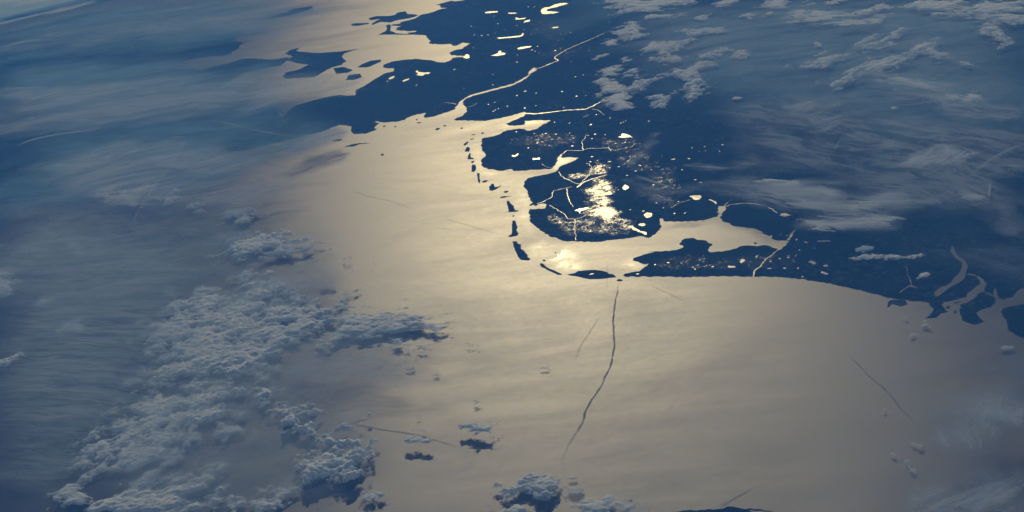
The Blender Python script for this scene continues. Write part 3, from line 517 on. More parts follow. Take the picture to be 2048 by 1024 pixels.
def cumulus(label, flat, base, H, feat, cover, seed, stretch, ang, group):
    """a heap cloud: flat base, cauliflower top grown from cell noise, ragged thinning rim"""
    P = pairs(flat); ext = (P.max(0)-P.min(0)).min(); edge = min(11., max(1.6, ext*.28)); st = min(.55, max(.28, ext/40))
    xy, F = grid_for(P, edge*.7, st); sd_ = sdist(P, xy)
    ca, sa = math.cos(ang), math.sin(ang); al = (xy[:, 0]*ca+xy[:, 1]*sa)/stretch; ac = -xy[:, 0]*sa+xy[:, 1]*ca
    w1, w2 = fbm(al/(feat*2), ac/(feat*2), seed+7, 3)-.5, fbm(al/(feat*2), ac/(feat*2), seed+9, 3)-.5
    al, ac = al+w1*feat*1.6, ac+w2*feat*1.6
    big = fbm(al/(feat*4.5), ac/(feat*4.5), seed, 5, .55); mid = fbm(al/(feat*1.3), ac/(feat*1.3), seed+3, 4, .6)
    puff = 1-np.clip(cells(al/feat, ac/feat, seed+21), 0, 1); puff2 = 1-np.clip(cells(al/feat*2.3, ac/feat*2.3, seed+31), 0, 1)
    puff3 = 1-np.clip(cells(al/feat*4.7, ac/feat*4.7, seed+41), 0, 1)
    puff0 = 1-np.clip(cells(al/feat/2.4+3.3, ac/feat/2.4, seed+51), 0, 1); vary = sstep(.35, .65, fbm(al/(feat*3.1), ac/(feat*3.1), seed+61, 3))
    m = np.clip(sd_/edge, -1, 1)
    c = cover-.5 + m*.62 + (big-.5)*2.3 + (mid-.5)*.75 - .12
    t = sstep(0, .75, c)
    b = (.55*puff0+.25*puff+.2*puff2)*vary + (.42*puff+.33*puff2+.25*puff3)*(1-vary)
    top = t*(.25+.75*b)*(.6+.8*big)
    cov = sstep(-.18, .72, c+.85*(b-.56))
    used, F2 = compact(xy, F, (cov > .03)); n = len(used)
    if not n: return None
    if group.startswith('small clouds'):                     # one cloudlet, one connected body
        lab = np.arange(n)
        while True:
            new = lab.copy(); mn = lab[F2].min(1)
            for q in range(4): np.minimum.at(new, F2[:, q], mn)
            if (new == lab).all(): break
            lab = new
        keep = lab == np.bincount(lab).argmax(); F2 = F2[keep[F2].all(1)]; mp = np.cumsum(keep)-1; F2 = mp[F2]; used = used[keep]; n = len(used)
    tp = globe(xy[used], base+H*top[used]); bt = globe(xy[used], base-.12*H*t[used])
    V = np.vstack([tp, bt]); FF = np.vstack([F2, F2[:, ::-1]+n])
    o = mesh_obj('cumulus_cloud', V, FF, THIN if group.startswith('small clouds') else CUM, attrs={'cover': np.concatenate([cov[used], cov[used]*.6])})
    return tag(o, label, 'cloud', group)
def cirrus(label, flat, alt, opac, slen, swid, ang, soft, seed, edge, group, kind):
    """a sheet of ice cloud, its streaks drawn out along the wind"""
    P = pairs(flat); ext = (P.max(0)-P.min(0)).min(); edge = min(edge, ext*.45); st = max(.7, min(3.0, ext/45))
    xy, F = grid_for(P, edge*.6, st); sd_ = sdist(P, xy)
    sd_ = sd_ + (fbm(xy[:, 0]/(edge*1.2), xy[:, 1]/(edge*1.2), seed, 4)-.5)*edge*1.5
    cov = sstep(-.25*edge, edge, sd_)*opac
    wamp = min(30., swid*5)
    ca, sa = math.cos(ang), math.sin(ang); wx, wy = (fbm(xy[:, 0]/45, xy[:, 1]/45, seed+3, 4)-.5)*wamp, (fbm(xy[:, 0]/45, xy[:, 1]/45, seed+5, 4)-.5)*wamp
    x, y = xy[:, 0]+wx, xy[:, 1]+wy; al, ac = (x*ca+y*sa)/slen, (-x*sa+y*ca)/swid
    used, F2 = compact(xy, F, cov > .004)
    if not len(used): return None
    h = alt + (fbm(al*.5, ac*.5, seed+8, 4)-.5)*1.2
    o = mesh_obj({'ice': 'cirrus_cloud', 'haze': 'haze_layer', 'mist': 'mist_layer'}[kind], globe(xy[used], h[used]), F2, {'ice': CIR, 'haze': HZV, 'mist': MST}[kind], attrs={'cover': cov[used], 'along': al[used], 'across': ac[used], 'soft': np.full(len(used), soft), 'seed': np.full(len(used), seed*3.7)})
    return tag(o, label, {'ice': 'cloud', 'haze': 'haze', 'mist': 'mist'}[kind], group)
def contrail(label, flat, w0, w1, alt, opac, seed):
    P = rough_line(pairs(flat), .3, 4., seed, closed=False); n = len(P)
    for _ in range(3): P[1:-1] = (P[:-2]+2*P[1:-1]+P[2:])/4
    t = np.gradient(P, axis=0); t /= np.linalg.norm(t, axis=1)[:, None]+1e-9; nr = np.stack([-t[:, 1], t[:, 0]], -1)
    w = np.linspace(w0, w1, n); V = []; A = []; s = np.cumsum(np.r_[0, np.hypot(*np.diff(P, axis=0).T)]); al = []; ac = []
    K = 8
    for q in range(K):                                       # a rounded tube of vapour
        a = 2*math.pi*q/K; V.append(globe(P+nr*(w*math.cos(a)*.5)[:, None], alt+w*.22*math.sin(a)))
        e = np.minimum(1, np.minimum(np.arange(n), np.arange(n)[::-1])/max(1, n*.18)); A.append(e*opac*(.25+.75*abs(math.sin(a)))); al.append(s/7); ac.append(np.full(n, math.cos(a)*1.2))
    F = np.array([[q*n+i, q*n+i+1, ((q+1) % K)*n+i+1, ((q+1) % K)*n+i] for q in range(K) for i in range(n-1)]); N = n*K
    o = mesh_obj('contrail', np.vstack(V), F, CIR, attrs={'cover': np.concatenate(A), 'along': np.concatenate(al), 'across': np.concatenate(ac), 'soft': np.full(N, .45), 'seed': np.full(N, seed*1.3)})
    return tag(o, label, 'contrail', 'contrails of aircraft')
CUMULUS = [
 ('large grey bank of lumpy cloud in the lower left sea',[54.835,4.535,54.832,4.979,54.766,5.094,54.7,5.219,54.605,5.214,54.506,5.181,54.492,5.4,54.407,5.22,54.339,5.01,54.205,4.744,54.113,4.636,54.065,4.392,54.128,4.262,54.169,4.127,54.21,3.994,54.214,3.813,54.259,3.652,54.416,3.819,54.486,3.774,54.585,3.67,54.661,3.665,54.721,3.905,54.688,4.04,54.767,4.305],1.4,1.6,1.61,0.72,11,1.0,0.0,'heap clouds over the sea at lower left'),
 ('ragged cloud arm reaching right from the grey bank',[54.108,4.601,53.919,4.496,53.751,4.372,53.621,4.206,53.559,4.034,53.621,3.998,53.685,4.08,53.69,3.935,53.664,3.854,53.733,3.807,53.858,3.924,53.957,3.961,54.027,3.915,54.097,4.015,54.095,4.317],1.8,1.4,1.61,0.52,22,1.6,-1.81,'heap clouds over the sea at lower left'),
 ('dark speckled cloud above the grey bank',[54.736,6.044,54.688,6.272,54.572,6.232,54.446,6.094,54.35,5.918,54.291,5.719,54.33,5.644,54.419,5.683,54.506,5.693,54.618,5.727,54.688,5.767],2.0,1.7,1.36,0.6,33,1.0,0.0,'heap clouds over the sea at lower left'),
 ('small ragged cloud just above the grey bank',[54.582,5.441,54.533,5.555,54.423,5.357,54.356,5.011,54.38,4.852,54.48,4.986],1.8,1.3,1.36,0.55,44,1.0,0.0,'heap clouds over the sea at lower left'),
 ('speckled cloud bank in the bottom left,above the smooth streak',[54.739,3.285,54.722,3.4,54.644,3.557,54.517,3.599,54.361,3.639,54.293,3.496,54.326,3.339,54.266,3.186,54.298,3.036,54.368,3.014,54.367,2.838,54.406,2.698,54.417,2.552,54.47,2.45,54.595,2.545,54.678,2.511,54.742,2.65,54.782,2.91,54.771,3.098],1.4,1.4,1.24,0.7,55,1.3,-0.67,'heap clouds over the sea at lower left'),
 ('bright cloud streak at the bottom left edge',[54.505,2.255,54.44,2.379,54.352,2.481,54.192,2.472,54.161,2.406,54.202,2.315,54.232,2.183,54.147,2.08,54.177,1.958,54.206,1.829,54.454,1.886,54.584,2.026,54.581,2.191],1.5,1.5,1.49,0.72,66,1.6,-1.17,'heap clouds over the sea at lower left'),
 ('wispy low cloud at the far bottom left corner',[54.8,2.35,54.793,2.494,54.704,2.455,54.63,2.301,54.647,2.165,54.735,2.161],1.4,1.0,1.36,0.5,77,1.0,0.0,'heap clouds over the sea at lower left'),
 ('chain of puffy clouds right of the bottom bank',[54.128,3.135,54.099,3.191,54.017,3.119,53.923,2.945,53.813,2.772,53.751,2.625,53.765,2.53,53.836,2.542,53.902,2.654,53.965,2.731,54.016,2.849,54.084,2.95],2.2,2.1,1.74,0.6,88,1.0,0.0,'heap clouds over the sea at lower left'),
 ('bright towering puffy cloud with a deep shadow below',[53.915,2.35,53.882,2.409,53.862,2.49,53.793,2.489,53.73,2.45,53.705,2.298,53.738,2.218,53.777,2.172,53.844,2.232,53.885,2.286],2.6,2.5,1.86,0.76,99,1.0,0.0,'heap clouds over the sea at lower left'),
 ('small puffs leading from the grey bank to the chain',[54.258,3.497,54.193,3.461,54.079,3.301,54.017,3.137,54.102,3.204,54.193,3.326],2.0,1.5,1.49,0.58,110,1.0,0.0,'heap clouds over the sea at lower left'),
 ('loose grey cloud below the towering puffy one',[54.13,2.136,54.055,2.31,53.958,2.176,53.86,2.018,53.911,1.914,54.008,1.842,54.082,1.884],1.5,1.2,1.49,0.52,121,1.0,0.0,'heap clouds over the sea at lower left'),
 ('faint puffs at the bottom right of the towering cloud',[53.673,2.038,53.652,2.14,53.59,2.099,53.557,1.961,53.607,1.909],1.4,0.9,1.24,0.45,132,1.0,0.0,'heap clouds over the sea at lower left'),
 ('soft cloud patch in the gap of the lower left sea',[54.314,3.02,54.248,3.062,54.162,2.972,54.143,2.72,54.226,2.684],1.4,0.9,1.49,0.46,143,1.0,0.0,'heap clouds over the sea at lower left'),
 ('bright lumpy cloud at the bottom centre with dark shadow',[53.217,2.017,53.175,2.123,53.097,2.15,53.025,2.083,52.991,1.974,53.046,1.903,53.126,1.917,53.184,1.898],1.6,1.8,1.36,0.72,154,1.0,0.0,'clouds at the bottom edge'),
 ('cloud cut by the bottom edge left of the lumpy one',[53.229,1.74,53.208,1.861,53.144,1.844,53.081,1.753,53.065,1.567,53.206,1.59],1.4,1.3,1.49,0.6,165,1.0,0.0,'clouds at the bottom edge'),
 ('thin pale cloud wisps along the bottom edge',[52.961,1.798,52.891,1.911,52.796,1.895,52.743,1.763,52.765,1.623,52.934,1.648],1.5,0.8,1.36,0.44,176,1.0,0.0,'clouds at the bottom edge'),
 ('white sliver of cloud above the left dark shadow patch',[53.491,2.567,53.491,2.544,53.524,2.553,53.558,2.569,53.578,2.597,53.601,2.626,53.597,2.648,53.563,2.638,53.528,2.623,53.498,2.592],2.6,0.6,0.93,0.72,187,1.0,0.0,'white slivers of cloud over dark shadow patches'),
 ('white sliver of cloud above the right dark shadow patch',[53.297,2.659,53.287,2.623,53.322,2.632,53.359,2.664,53.381,2.698,53.417,2.744,53.395,2.754,53.368,2.757,53.324,2.73,53.291,2.685],2.6,0.8,0.93,0.72,198,1.0,0.0,'white slivers of cloud over dark shadow patches'),
 ('small cloud left of the bottom centre shadow,upper one',[52.978,2.103,52.983,2.09,52.988,2.077,52.998,2.083,53.008,2.09,53.012,2.11,53.005,2.121,53.0,2.128,52.993,2.128,52.982,2.123],0.8,0.5,0.93,0.45,209,1.0,0.0,'small clouds casting dark shadows on the open sea'),
 ('small cloud right of the lumpy bottom cloud',[52.918,2.143,52.918,2.126,52.929,2.113,52.941,2.104,52.952,2.109,52.958,2.122,52.958,2.139,52.948,2.155,52.934,2.167,52.922,2.159],0.8,0.5,0.93,0.45,220,1.0,0.0,'small clouds casting dark shadows on the open sea'),
 ('small cloud under the lumpy bottom cloud,right side',[52.934,1.991,52.94,1.962,52.956,1.937,52.981,1.933,52.995,1.948,53.014,1.958,53.011,1.987,52.992,2.01,52.968,2.014,52.948,2.01],0.8,0.5,0.93,0.45,231,1.0,0.0,'small clouds casting dark shadows on the open sea'),
 ('small dark cloudlet pair in the middle sea',[53.151,3.431,53.147,3.407,53.162,3.402,53.177,3.411,53.187,3.426,53.202,3.446,53.2,3.469,53.18,3.464,53.166,3.471,53.154,3.45],0.8,0.5,0.93,0.45,242,1.0,0.0,'small clouds casting dark shadows on the open sea'),
 ('thin cloudlet above the dark pair in the middle sea',[53.177,3.511,53.178,3.501,53.184,3.492,53.197,3.495,53.203,3.51,53.211,3.522,53.204,3.529,53.2,3.539,53.188,3.532,53.175,3.525],0.8,0.5,0.93,0.45,253,1.0,0.0,'small clouds casting dark shadows on the open sea'),
 ('curved wisp of cloud in the left middle sea',[53.436,3.807,53.447,3.806,53.458,3.805,53.477,3.829,53.487,3.847,53.499,3.868,53.487,3.866,53.478,3.864,53.462,3.851,53.447,3.831],1.2,0.5,0.93,0.45,264,1.0,0.0,'small clouds casting dark shadows on the open sea'),
 ('small cloudlet group right of the cloud arm',[53.552,3.467,53.555,3.455,53.559,3.439,53.575,3.451,53.591,3.46,53.597,3.481,53.589,3.493,53.58,3.5,53.566,3.497,53.553,3.484],0.8,0.5,0.93,0.45,275,1.0,0.0,'small clouds casting dark shadows on the open sea'),
 ('tiny cloudlet beside that group to the right',[53.505,3.452,53.507,3.44,53.515,3.435,53.526,3.435,53.535,3.449,53.538,3.462,53.539,3.475,53.528,3.476,53.519,3.473,53.507,3.467],0.8,0.5,0.93,0.45,286,1.0,0.0,'small clouds casting dark shadows on the open sea'),
 ('dark round cloudlet off the delta coast',[51.884,3.537,51.889,3.507,51.903,3.504,51.915,3.497,51.928,3.516,51.925,3.547,51.926,3.579,51.914,3.597,51.901,3.58,51.886,3.57],0.8,0.5,0.93,0.45,297,1.0,0.0,'small clouds casting dark shadows on the open sea'),
 ('smaller dark cloudlet nearer the delta coast',[51.846,3.633,51.85,3.613,51.862,3.623,51.874,3.636,51.883,3.668,51.877,3.687,51.873,3.7,51.865,3.712,51.851,3.694,51.848,3.66],0.8,0.5,0.93,0.45,308,1.0,0.0,'small clouds casting dark shadows on the open sea'),
 ('faint thin cloudlet close to the harbour island',[51.903,3.767,51.906,3.755,51.918,3.753,51.93,3.755,51.939,3.765,51.942,3.776,51.94,3.788,51.929,3.79,51.917,3.788,51.904,3.78],0.8,0.5,0.93,0.45,319,1.0,0.0,'small clouds casting dark shadows on the open sea'),
 ('tiny faint cloudlet left of the round delta one',[51.96,3.634,51.96,3.621,51.966,3.614,51.973,3.62,51.978,3.628,51.983,3.639,51.977,3.648,51.972,3.652,51.965,3.653,51.958,3.646],0.8,0.5,0.93,0.45,330,1.0,0.0,'small clouds casting dark shadows on the open sea'),
 ('dark oval cloudlet in the lower right sea,left one',[51.984,2.158,51.987,2.146,51.996,2.149,52.007,2.161,52.012,2.188,52.016,2.214,52.006,2.213,51.998,2.213,51.987,2.199,51.978,2.173],0.8,0.5,0.93,0.45,341,1.0,0.0,'small clouds casting dark shadows on the open sea'),
 ('dark oval cloudlet in the lower right sea,middle one',[51.944,2.102,51.946,2.088,51.95,2.08,51.956,2.075,51.959,2.09,51.963,2.105,51.961,2.126,51.954,2.128,51.95,2.129,51.944,2.123],0.8,0.5,0.93,0.45,352,1.0,0.0,'small clouds casting dark shadows on the open sea'),
 ('dark oval cloudlet in the lower right sea,lower one',[51.928,1.985,51.933,1.974,51.944,1.992,51.951,2.014,51.956,2.036,51.959,2.064,51.95,2.061,51.942,2.054,51.934,2.034,51.929,2.008],0.8,0.5,0.93,0.45,363,1.0,0.0,'small clouds casting dark shadows on the open sea'),
 ('faint long cloudlet above the dark ovals',[51.905,2.243,51.906,2.225,51.922,2.246,51.933,2.263,51.95,2.287,51.953,2.311,51.946,2.322,51.93,2.304,51.914,2.289,51.902,2.259],0.8,0.5,0.93,0.45,374,1.0,0.0,'small clouds casting dark shadows on the open sea'),
 ('tiny dark cloudlet below the dark ovals',[51.924,1.846,51.924,1.83,51.929,1.82,51.935,1.823,51.939,1.833,51.94,1.848,51.938,1.86,51.934,1.867,51.93,1.864,51.924,1.86],0.8,0.5,0.93,0.45,385,1.0,0.0,'small clouds casting dark shadows on the open sea'),
 ('faint slanting cloudlet by the thin right wake',[51.983,2.601,51.985,2.583,51.998,2.611,52.011,2.627,52.019,2.661,52.022,2.689,52.015,2.696,52.002,2.68,51.989,2.648,51.986,2.623],0.8,0.5,0.93,0.45,396,1.0,0.0,'small clouds casting dark shadows on the open sea'),
 ('faint arc of cloud left of the thin right wake',[52.031,2.573,52.046,2.554,52.059,2.538,52.079,2.523,52.096,2.523,52.102,2.533,52.103,2.548,52.081,2.567,52.061,2.576,52.046,2.576],1.2,0.5,0.93,0.45,407,1.0,0.0,'small clouds casting dark shadows on the open sea'),
 ('small dark cloudlet at the end of the thin wake',[51.95,2.542,51.955,2.524,51.961,2.508,51.969,2.516,51.974,2.53,51.977,2.546,51.976,2.569,51.968,2.571,51.96,2.579,51.952,2.565],0.8,0.5,0.93,0.45,418,1.0,0.0,'small clouds casting dark shadows on the open sea'),
 ('dark cloudlet off the delta at the right edge',[51.589,3.31,51.596,3.286,51.613,3.288,51.627,3.28,51.642,3.294,51.636,3.319,51.634,3.338,51.623,3.347,51.608,3.349,51.597,3.332],0.8,0.5,0.93,0.45,429,1.0,0.0,'small clouds casting dark shadows on the open sea'),
 ('tiny cloudlet below the delta islands',[51.659,3.075,51.66,3.055,51.666,3.055,51.669,3.055,51.673,3.063,51.673,3.078,51.671,3.091,51.668,3.112,51.662,3.109,51.661,3.089],0.8,0.5,0.93,0.45,440,1.0,0.0,'small clouds casting dark shadows on the open sea'),
 ('small cloudlet right of the white slivers',[53.214,2.734,53.217,2.725,53.224,2.721,53.232,2.723,53.242,2.73,53.245,2.742,53.242,2.751,53.234,2.753,53.226,2.752,53.22,2.744],0.8,0.5,0.93,0.45,451,1.0,0.0,'small clouds casting dark shadows on the open sea'),
 ('small cloudlet on the sea right of the dark shadow patch',[53.25,2.547,53.251,2.536,53.258,2.533,53.266,2.538,53.272,2.543,53.277,2.553,53.276,2.563,53.27,2.57,53.261,2.564,53.252,2.559],0.8,0.5,0.93,0.45,462,1.0,0.0,'small clouds casting dark shadows on the open sea'),
 ('small dark cloudlet above the left white sliver',[53.56,2.956,53.561,2.943,53.566,2.936,53.572,2.936,53.579,2.946,53.581,2.962,53.582,2.979,53.577,2.984,53.57,2.98,53.564,2.972],0.8,0.5,0.93,0.45,473,1.0,0.0,'small clouds casting dark shadows on the open sea'),
 ('faint streak of cloud between fork and sliver',[53.514,2.738,53.525,2.73,53.534,2.721,53.551,2.726,53.57,2.736,53.579,2.755,53.568,2.765,53.558,2.776,53.537,2.77,53.526,2.753],1.2,0.6,0.93,0.45,484,1.0,0.0,'small clouds casting dark shadows on the open sea'),
 ('small dark cloud at the right end of the cloud arm',[53.644,3.563,53.65,3.553,53.656,3.538,53.673,3.545,53.689,3.559,53.696,3.581,53.691,3.597,53.679,3.604,53.663,3.596,53.653,3.579],0.8,0.5,0.93,0.45,495,1.0,0.0,'small clouds casting dark shadows on the open sea'),
 ('tiny cloudlet right of the cloud arm end',[53.397,3.539,53.401,3.531,53.403,3.525,53.409,3.52,53.412,3.534,53.414,3.544,53.414,3.553,53.412,3.566,53.406,3.558,53.402,3.549],0.8,0.5,0.93,0.45,506,1.0,0.0,'small clouds casting dark shadows on the open sea'),
 ('faint scatter of cloudlets in the centre of the lower sea',[53.366,3.026,53.38,3.042,53.388,3.043,53.406,3.08,53.421,3.119,53.427,3.148,53.416,3.141,53.403,3.126,53.388,3.088,53.371,3.052],1.2,0.5,0.93,0.45,517,1.0,0.0,'small clouds casting dark shadows on the open sea'),
 ('short cloudlet left of the forked streak,lower left sea',[53.614,2.738,53.613,2.721,53.622,2.708,53.629,2.691,53.639,2.689,53.64,2.709,53.642,2.722,53.638,2.74,53.629,2.754,53.621,2.746],0.8,0.5,0.93,0.45,528,1.0,0.0,'small clouds casting dark shadows on the open sea'),
 ('faint smudge of cloud over the middle left sea',[54.106,5.018,54.11,4.993,54.127,4.975,54.161,4.988,54.186,5.026,54.198,5.061,54.193,5.088,54.17,5.094,54.14,5.081,54.119,5.048],1.2,0.6,0.93,0.55,539,1.0,0.0,'small clouds casting dark shadows on the open sea'),
 ('lumpy cloud cut by the left edge',[55.806,6.233,55.751,6.247,55.682,6.097,55.609,5.847,55.594,5.672,55.642,5.663,55.729,5.825],1.8,1.5,1.24,0.65,550,1.0,0.0,'clouds at the left edge'),
 ('small streak of white cloud right of the left edge cloud',[55.432,5.363,55.393,5.452,55.333,5.483,55.298,5.434,55.346,5.369,55.39,5.312],1.8,0.9,1.12,0.6,561,1.0,0.0,'clouds at the left edge'),
 ('pale round cloud with a shadow in the left sea',[55.231,4.762,55.233,4.934,55.167,4.969,55.109,4.852,55.121,4.706,55.176,4.667],2.2,0.9,1.24,0.58,572,1.0,0.0,'clouds at the left edge'),
 ('white cloud with a very dark shadow at the left edge',[55.445,4.338,55.386,4.357,55.343,4.4,55.295,4.376,55.307,4.271,55.358,4.217,55.416,4.198],2.6,1.3,1.36,0.72,583,1.0,0.0,'clouds at the left edge'),
 ('small faint white cloud high in the left sea',[55.242,5.65,55.226,5.689,55.184,5.635,55.184,5.568],1.6,0.7,0.99,0.6,594,1.0,0.0,'clouds at the left edge'),
 ('small pale puffs in the left sea by the thin trail',[55.505,6.585,55.495,6.711,55.449,6.612,55.389,6.343,55.413,6.306],1.6,0.9,1.12,0.55,605,1.0,0.0,'clouds at the left edge'),
 ('speckled long cloud in the upper left sea',[55.573,7.837,55.489,8.032,55.29,7.838,55.139,7.525,54.922,7.226,54.901,7.021,55.008,6.981,55.126,7.16,55.309,7.445,55.509,7.655],1.8,1.3,1.36,0.56,616,1.4,-2.14,'clouds at the left edge'),
 ('small speckled cloud right of the long speckled one',[54.815,6.739,54.795,6.953,54.692,6.859,54.6,6.619,54.646,6.474,54.741,6.514],1.8,1.1,1.24,0.5,627,1.0,0.0,'clouds at the left edge'),
 ('bright cloud bank cut by the top edge',[53.132,12.354,53.098,12.183,53.046,11.871,52.964,11.706,52.84,11.582,52.791,11.617,52.72,11.659,52.647,11.76,52.619,11.945,53.136,12.56],1.8,1.3,1.86,0.76,638,1.5,-2.07,'heap clouds over the far land'),
 ('bright compact cloud below the top bank',[53.105,10.868,53.076,11.104,53.028,11.109,53.006,11.223,52.954,11.06,52.936,10.856,52.946,10.559,53.0,10.496,53.059,10.628],1.8,1.2,1.74,0.72,649,1.0,0.0,'heap clouds over the far land'),
 ('smooth bright wedge cloud above the river end',[53.172,9.236,53.162,9.476,53.112,9.583,53.086,9.497,53.117,9.314,53.14,9.129,53.077,8.921,53.009,8.831,52.996,8.707,53.019,8.465,53.034,8.226,53.069,8.181,53.113,8.388,53.146,8.595,53.161,8.832],1.8,1.0,2.11,0.82,660,1.0,0.0,'heap clouds over the far land'),
 ('cloud ridge reaching right from the wedge cloud',[53.02,8.771,52.985,8.976,52.923,9.127,52.806,9.117,52.807,8.978,52.893,8.867,52.953,8.683],2.0,1.5,1.61,0.66,671,1.6,-0.77,'heap clouds over the far land'),
 ('bright cloud in the middle of the far cloud field',[52.957,10.117,52.917,10.245,52.82,10.135,52.721,10.236,52.711,10.109,52.77,10.044,52.824,9.862,52.776,9.602,52.809,9.478,52.871,9.572,52.882,9.844,52.933,9.888],2.0,1.3,1.74,0.65,682,1.0,0.0,'heap clouds over the far land'),
 ('lumpy cloud group at the right of the far field',[52.8,9.108,52.736,9.303,52.673,9.387,52.599,9.329,52.614,9.2,52.653,9.076,52.67,8.738,52.66,8.581,52.698,8.281,52.734,8.2,52.756,8.428,52.778,8.74],2.0,1.6,1.61,0.6,693,1.0,0.0,'heap clouds over the far land'),
 ('low cloud at the foot of the far cloud field',[52.941,8.475,52.875,8.519,52.81,8.365,52.816,8.175,52.863,8.078,52.904,8.175],2.0,1.4,1.61,0.62,704,1.0,0.0,'heap clouds over the far land'),
 ('ragged cloud arc right of the far cloud field',[52.652,9.514,52.604,9.714,52.552,9.769,52.511,9.647,52.418,9.608,52.395,9.453,52.427,9.297,52.476,9.305,52.544,9.57,52.609,9.48],2.0,1.5,1.61,0.55,715,1.0,0.0,'heap clouds over the far land'),
 ('long low cloud band above the ragged arc',[52.754,10.574,52.679,10.665,52.609,10.55,52.518,10.497,52.52,10.332,52.621,10.343,52.716,10.469],2.0,1.0,1.61,0.65,726,1.0,0.0,'heap clouds over the far land'),
 ('thin cloud band under the top bank',[52.948,11.387,52.831,11.376,52.695,11.331,52.683,11.151,52.767,11.17,52.903,11.243],2.0,0.9,1.61,0.52,737,1.0,0.0,'heap clouds over the far land'),
 ('small pale cloud right of the compact cloud',[52.665,10.928,52.632,11.128,52.564,11.137,52.573,10.972,52.62,10.848],2.0,1.0,1.61,0.6,748,1.0,0.0,'heap clouds over the far land'),
 ('small cloud near the top right of the far field',[52.447,10.826,52.402,10.958,52.338,10.867,52.372,10.704],2.0,1.0,1.61,0.6,759,1.0,0.0,'heap clouds over the far land'),
 ('thin wisp of cloud left of the far cloud field',[53.179,10.475,53.126,10.698,53.093,10.565,53.067,10.32,53.113,10.378],2.0,0.6,1.49,0.52,770,1.0,0.0,'heap clouds over the far land'),
 ('slim slanting cloud sliver above the wedge cloud',[53.22,9.902,53.178,10.033,53.139,10.071,53.149,9.965,53.203,9.874],2.0,0.6,1.24,0.65,781,1.0,0.0,'heap clouds over the far land'),
 ('small round cloud between sliver and field',[53.078,9.776,53.049,9.854,53.009,9.717,53.049,9.677],2.0,0.6,1.24,0.6,792,1.0,0.0,'heap clouds over the far land'),
 ('tiny bright lens cloud alone over the land',[52.54,8.171,52.519,8.206,52.492,8.181,52.514,8.133],2.0,0.6,1.24,0.75,803,1.0,0.0,'heap clouds over the far land'),
 ('small cloud lumps under the top bank right end',[52.536,11.524,52.491,11.624,52.409,11.597,52.429,11.443,52.5,11.399],2.0,1.0,1.61,0.65,814,1.0,0.0,'heap clouds over the far land'),
 ('upper long ribbon of cloud rising to the right',[52.144,8.743,52.083,8.914,51.981,9.042,51.884,9.261,51.805,9.458,51.729,9.577,51.648,9.673,51.648,9.584,51.699,9.383,51.758,9.235,51.855,9.137,51.955,8.965,52.038,8.864,52.093,8.708],3.5,1.2,1.49,0.65,825,2.2,-0.6,'heap clouds over the far land'),
 ('lower long ribbon of cloud with a bright tip',[52.082,8.193,52.021,8.35,51.958,8.566,51.887,8.786,51.823,8.861,51.724,8.835,51.616,9.102,51.585,9.001,51.667,8.721,51.726,8.532,51.8,8.467,51.864,8.459,51.929,8.434,51.99,8.26,52.047,8.136],3.5,1.6,1.49,0.7,836,2.2,-0.66,'heap clouds over the far land'),
 ('ragged cloud where the two ribbons end',[51.619,9.06,51.567,9.127,51.479,9.325,51.48,9.234,51.552,9.077,51.527,8.862,51.488,8.646,51.534,8.617,51.589,8.738,51.61,8.856],3.5,1.2,1.49,0.55,847,1.0,0.0,'heap clouds over the far land'),
 ('pale cloud lens above the ribbons',[51.841,10.454,51.722,10.661,51.656,10.668,51.633,10.51,51.705,10.452,51.791,10.343],3.0,1.0,1.61,0.6,858,1.0,0.0,'heap clouds over the far land'),
 ('streaky cloud under the pale lens',[51.825,10.123,51.752,10.243,51.655,10.264,51.629,10.137,51.703,10.042,51.773,9.85],3.0,1.0,1.61,0.55,869,1.8,-1.12,'heap clouds over the far land'),
 ('wide broken cloud field in the top right corner',[51.625,10.654,51.429,10.65,50.956,10.291,51.037,9.555,51.163,9.463,51.254,9.789,51.363,9.958,51.489,9.957,51.586,10.319],3.0,1.6,1.98,0.56,880,1.6,-2.03,'heap clouds over the far land'),
 ('lumpy clouds trailing down from the top right field',[51.302,9.607,51.221,9.619,51.2,9.325,51.17,9.018,51.182,8.867,51.257,8.787,51.26,9.135,51.29,9.404],3.0,1.4,1.74,0.56,891,1.0,0.0,'heap clouds over the far land'),
 ('tiny cloud left of the ribbons,upper one',[52.109,9.493,52.09,9.577,52.054,9.538,52.066,9.418,52.094,9.426],2.2,0.9,1.24,0.6,902,1.0,0.0,'heap clouds over the far land'),
 ('tiny cloud left of the ribbons,lower one',[52.283,8.892,52.262,8.994,52.235,8.975,52.241,8.89],2.2,0.7,1.24,0.55,913,1.0,0.0,'heap clouds over the far land'),
 ('small cloud right of the ribbons',[51.489,8.522,51.428,8.496,51.395,8.339,51.453,8.391],3.0,0.8,1.36,0.6,924,1.0,0.0,'heap clouds over the far land'),
 ('tiny bright lens cloud below the ribbons',[51.85,7.47,51.832,7.513,51.795,7.481,51.82,7.432],2.4,0.7,1.24,0.7,935,1.0,0.0,'heap clouds over the far land'),
 ('broken low cloud bank left of the top right field',[52.289,11.377,52.114,11.32,51.976,11.133,51.869,10.926,52.006,10.861,52.132,11.002,52.234,10.828,52.305,10.736],2.4,1.2,1.86,0.52,946,1.5,-1.79,'heap clouds over the far land'),
 ('bright bar of cloud over the inland plain,left one',[51.976,5.574,51.941,5.614,51.897,5.602,51.91,5.526,51.959,5.499],4.0,0.7,1.49,0.55,957,1.0,0.0,'heap clouds over the far land'),
 ('bright bar of cloud over the inland plain,right one',[51.655,5.436,51.632,5.495,51.567,5.461,51.581,5.398,51.628,5.393],4.0,0.6,1.49,0.6,968,1.0,0.0,'heap clouds over the far land'),
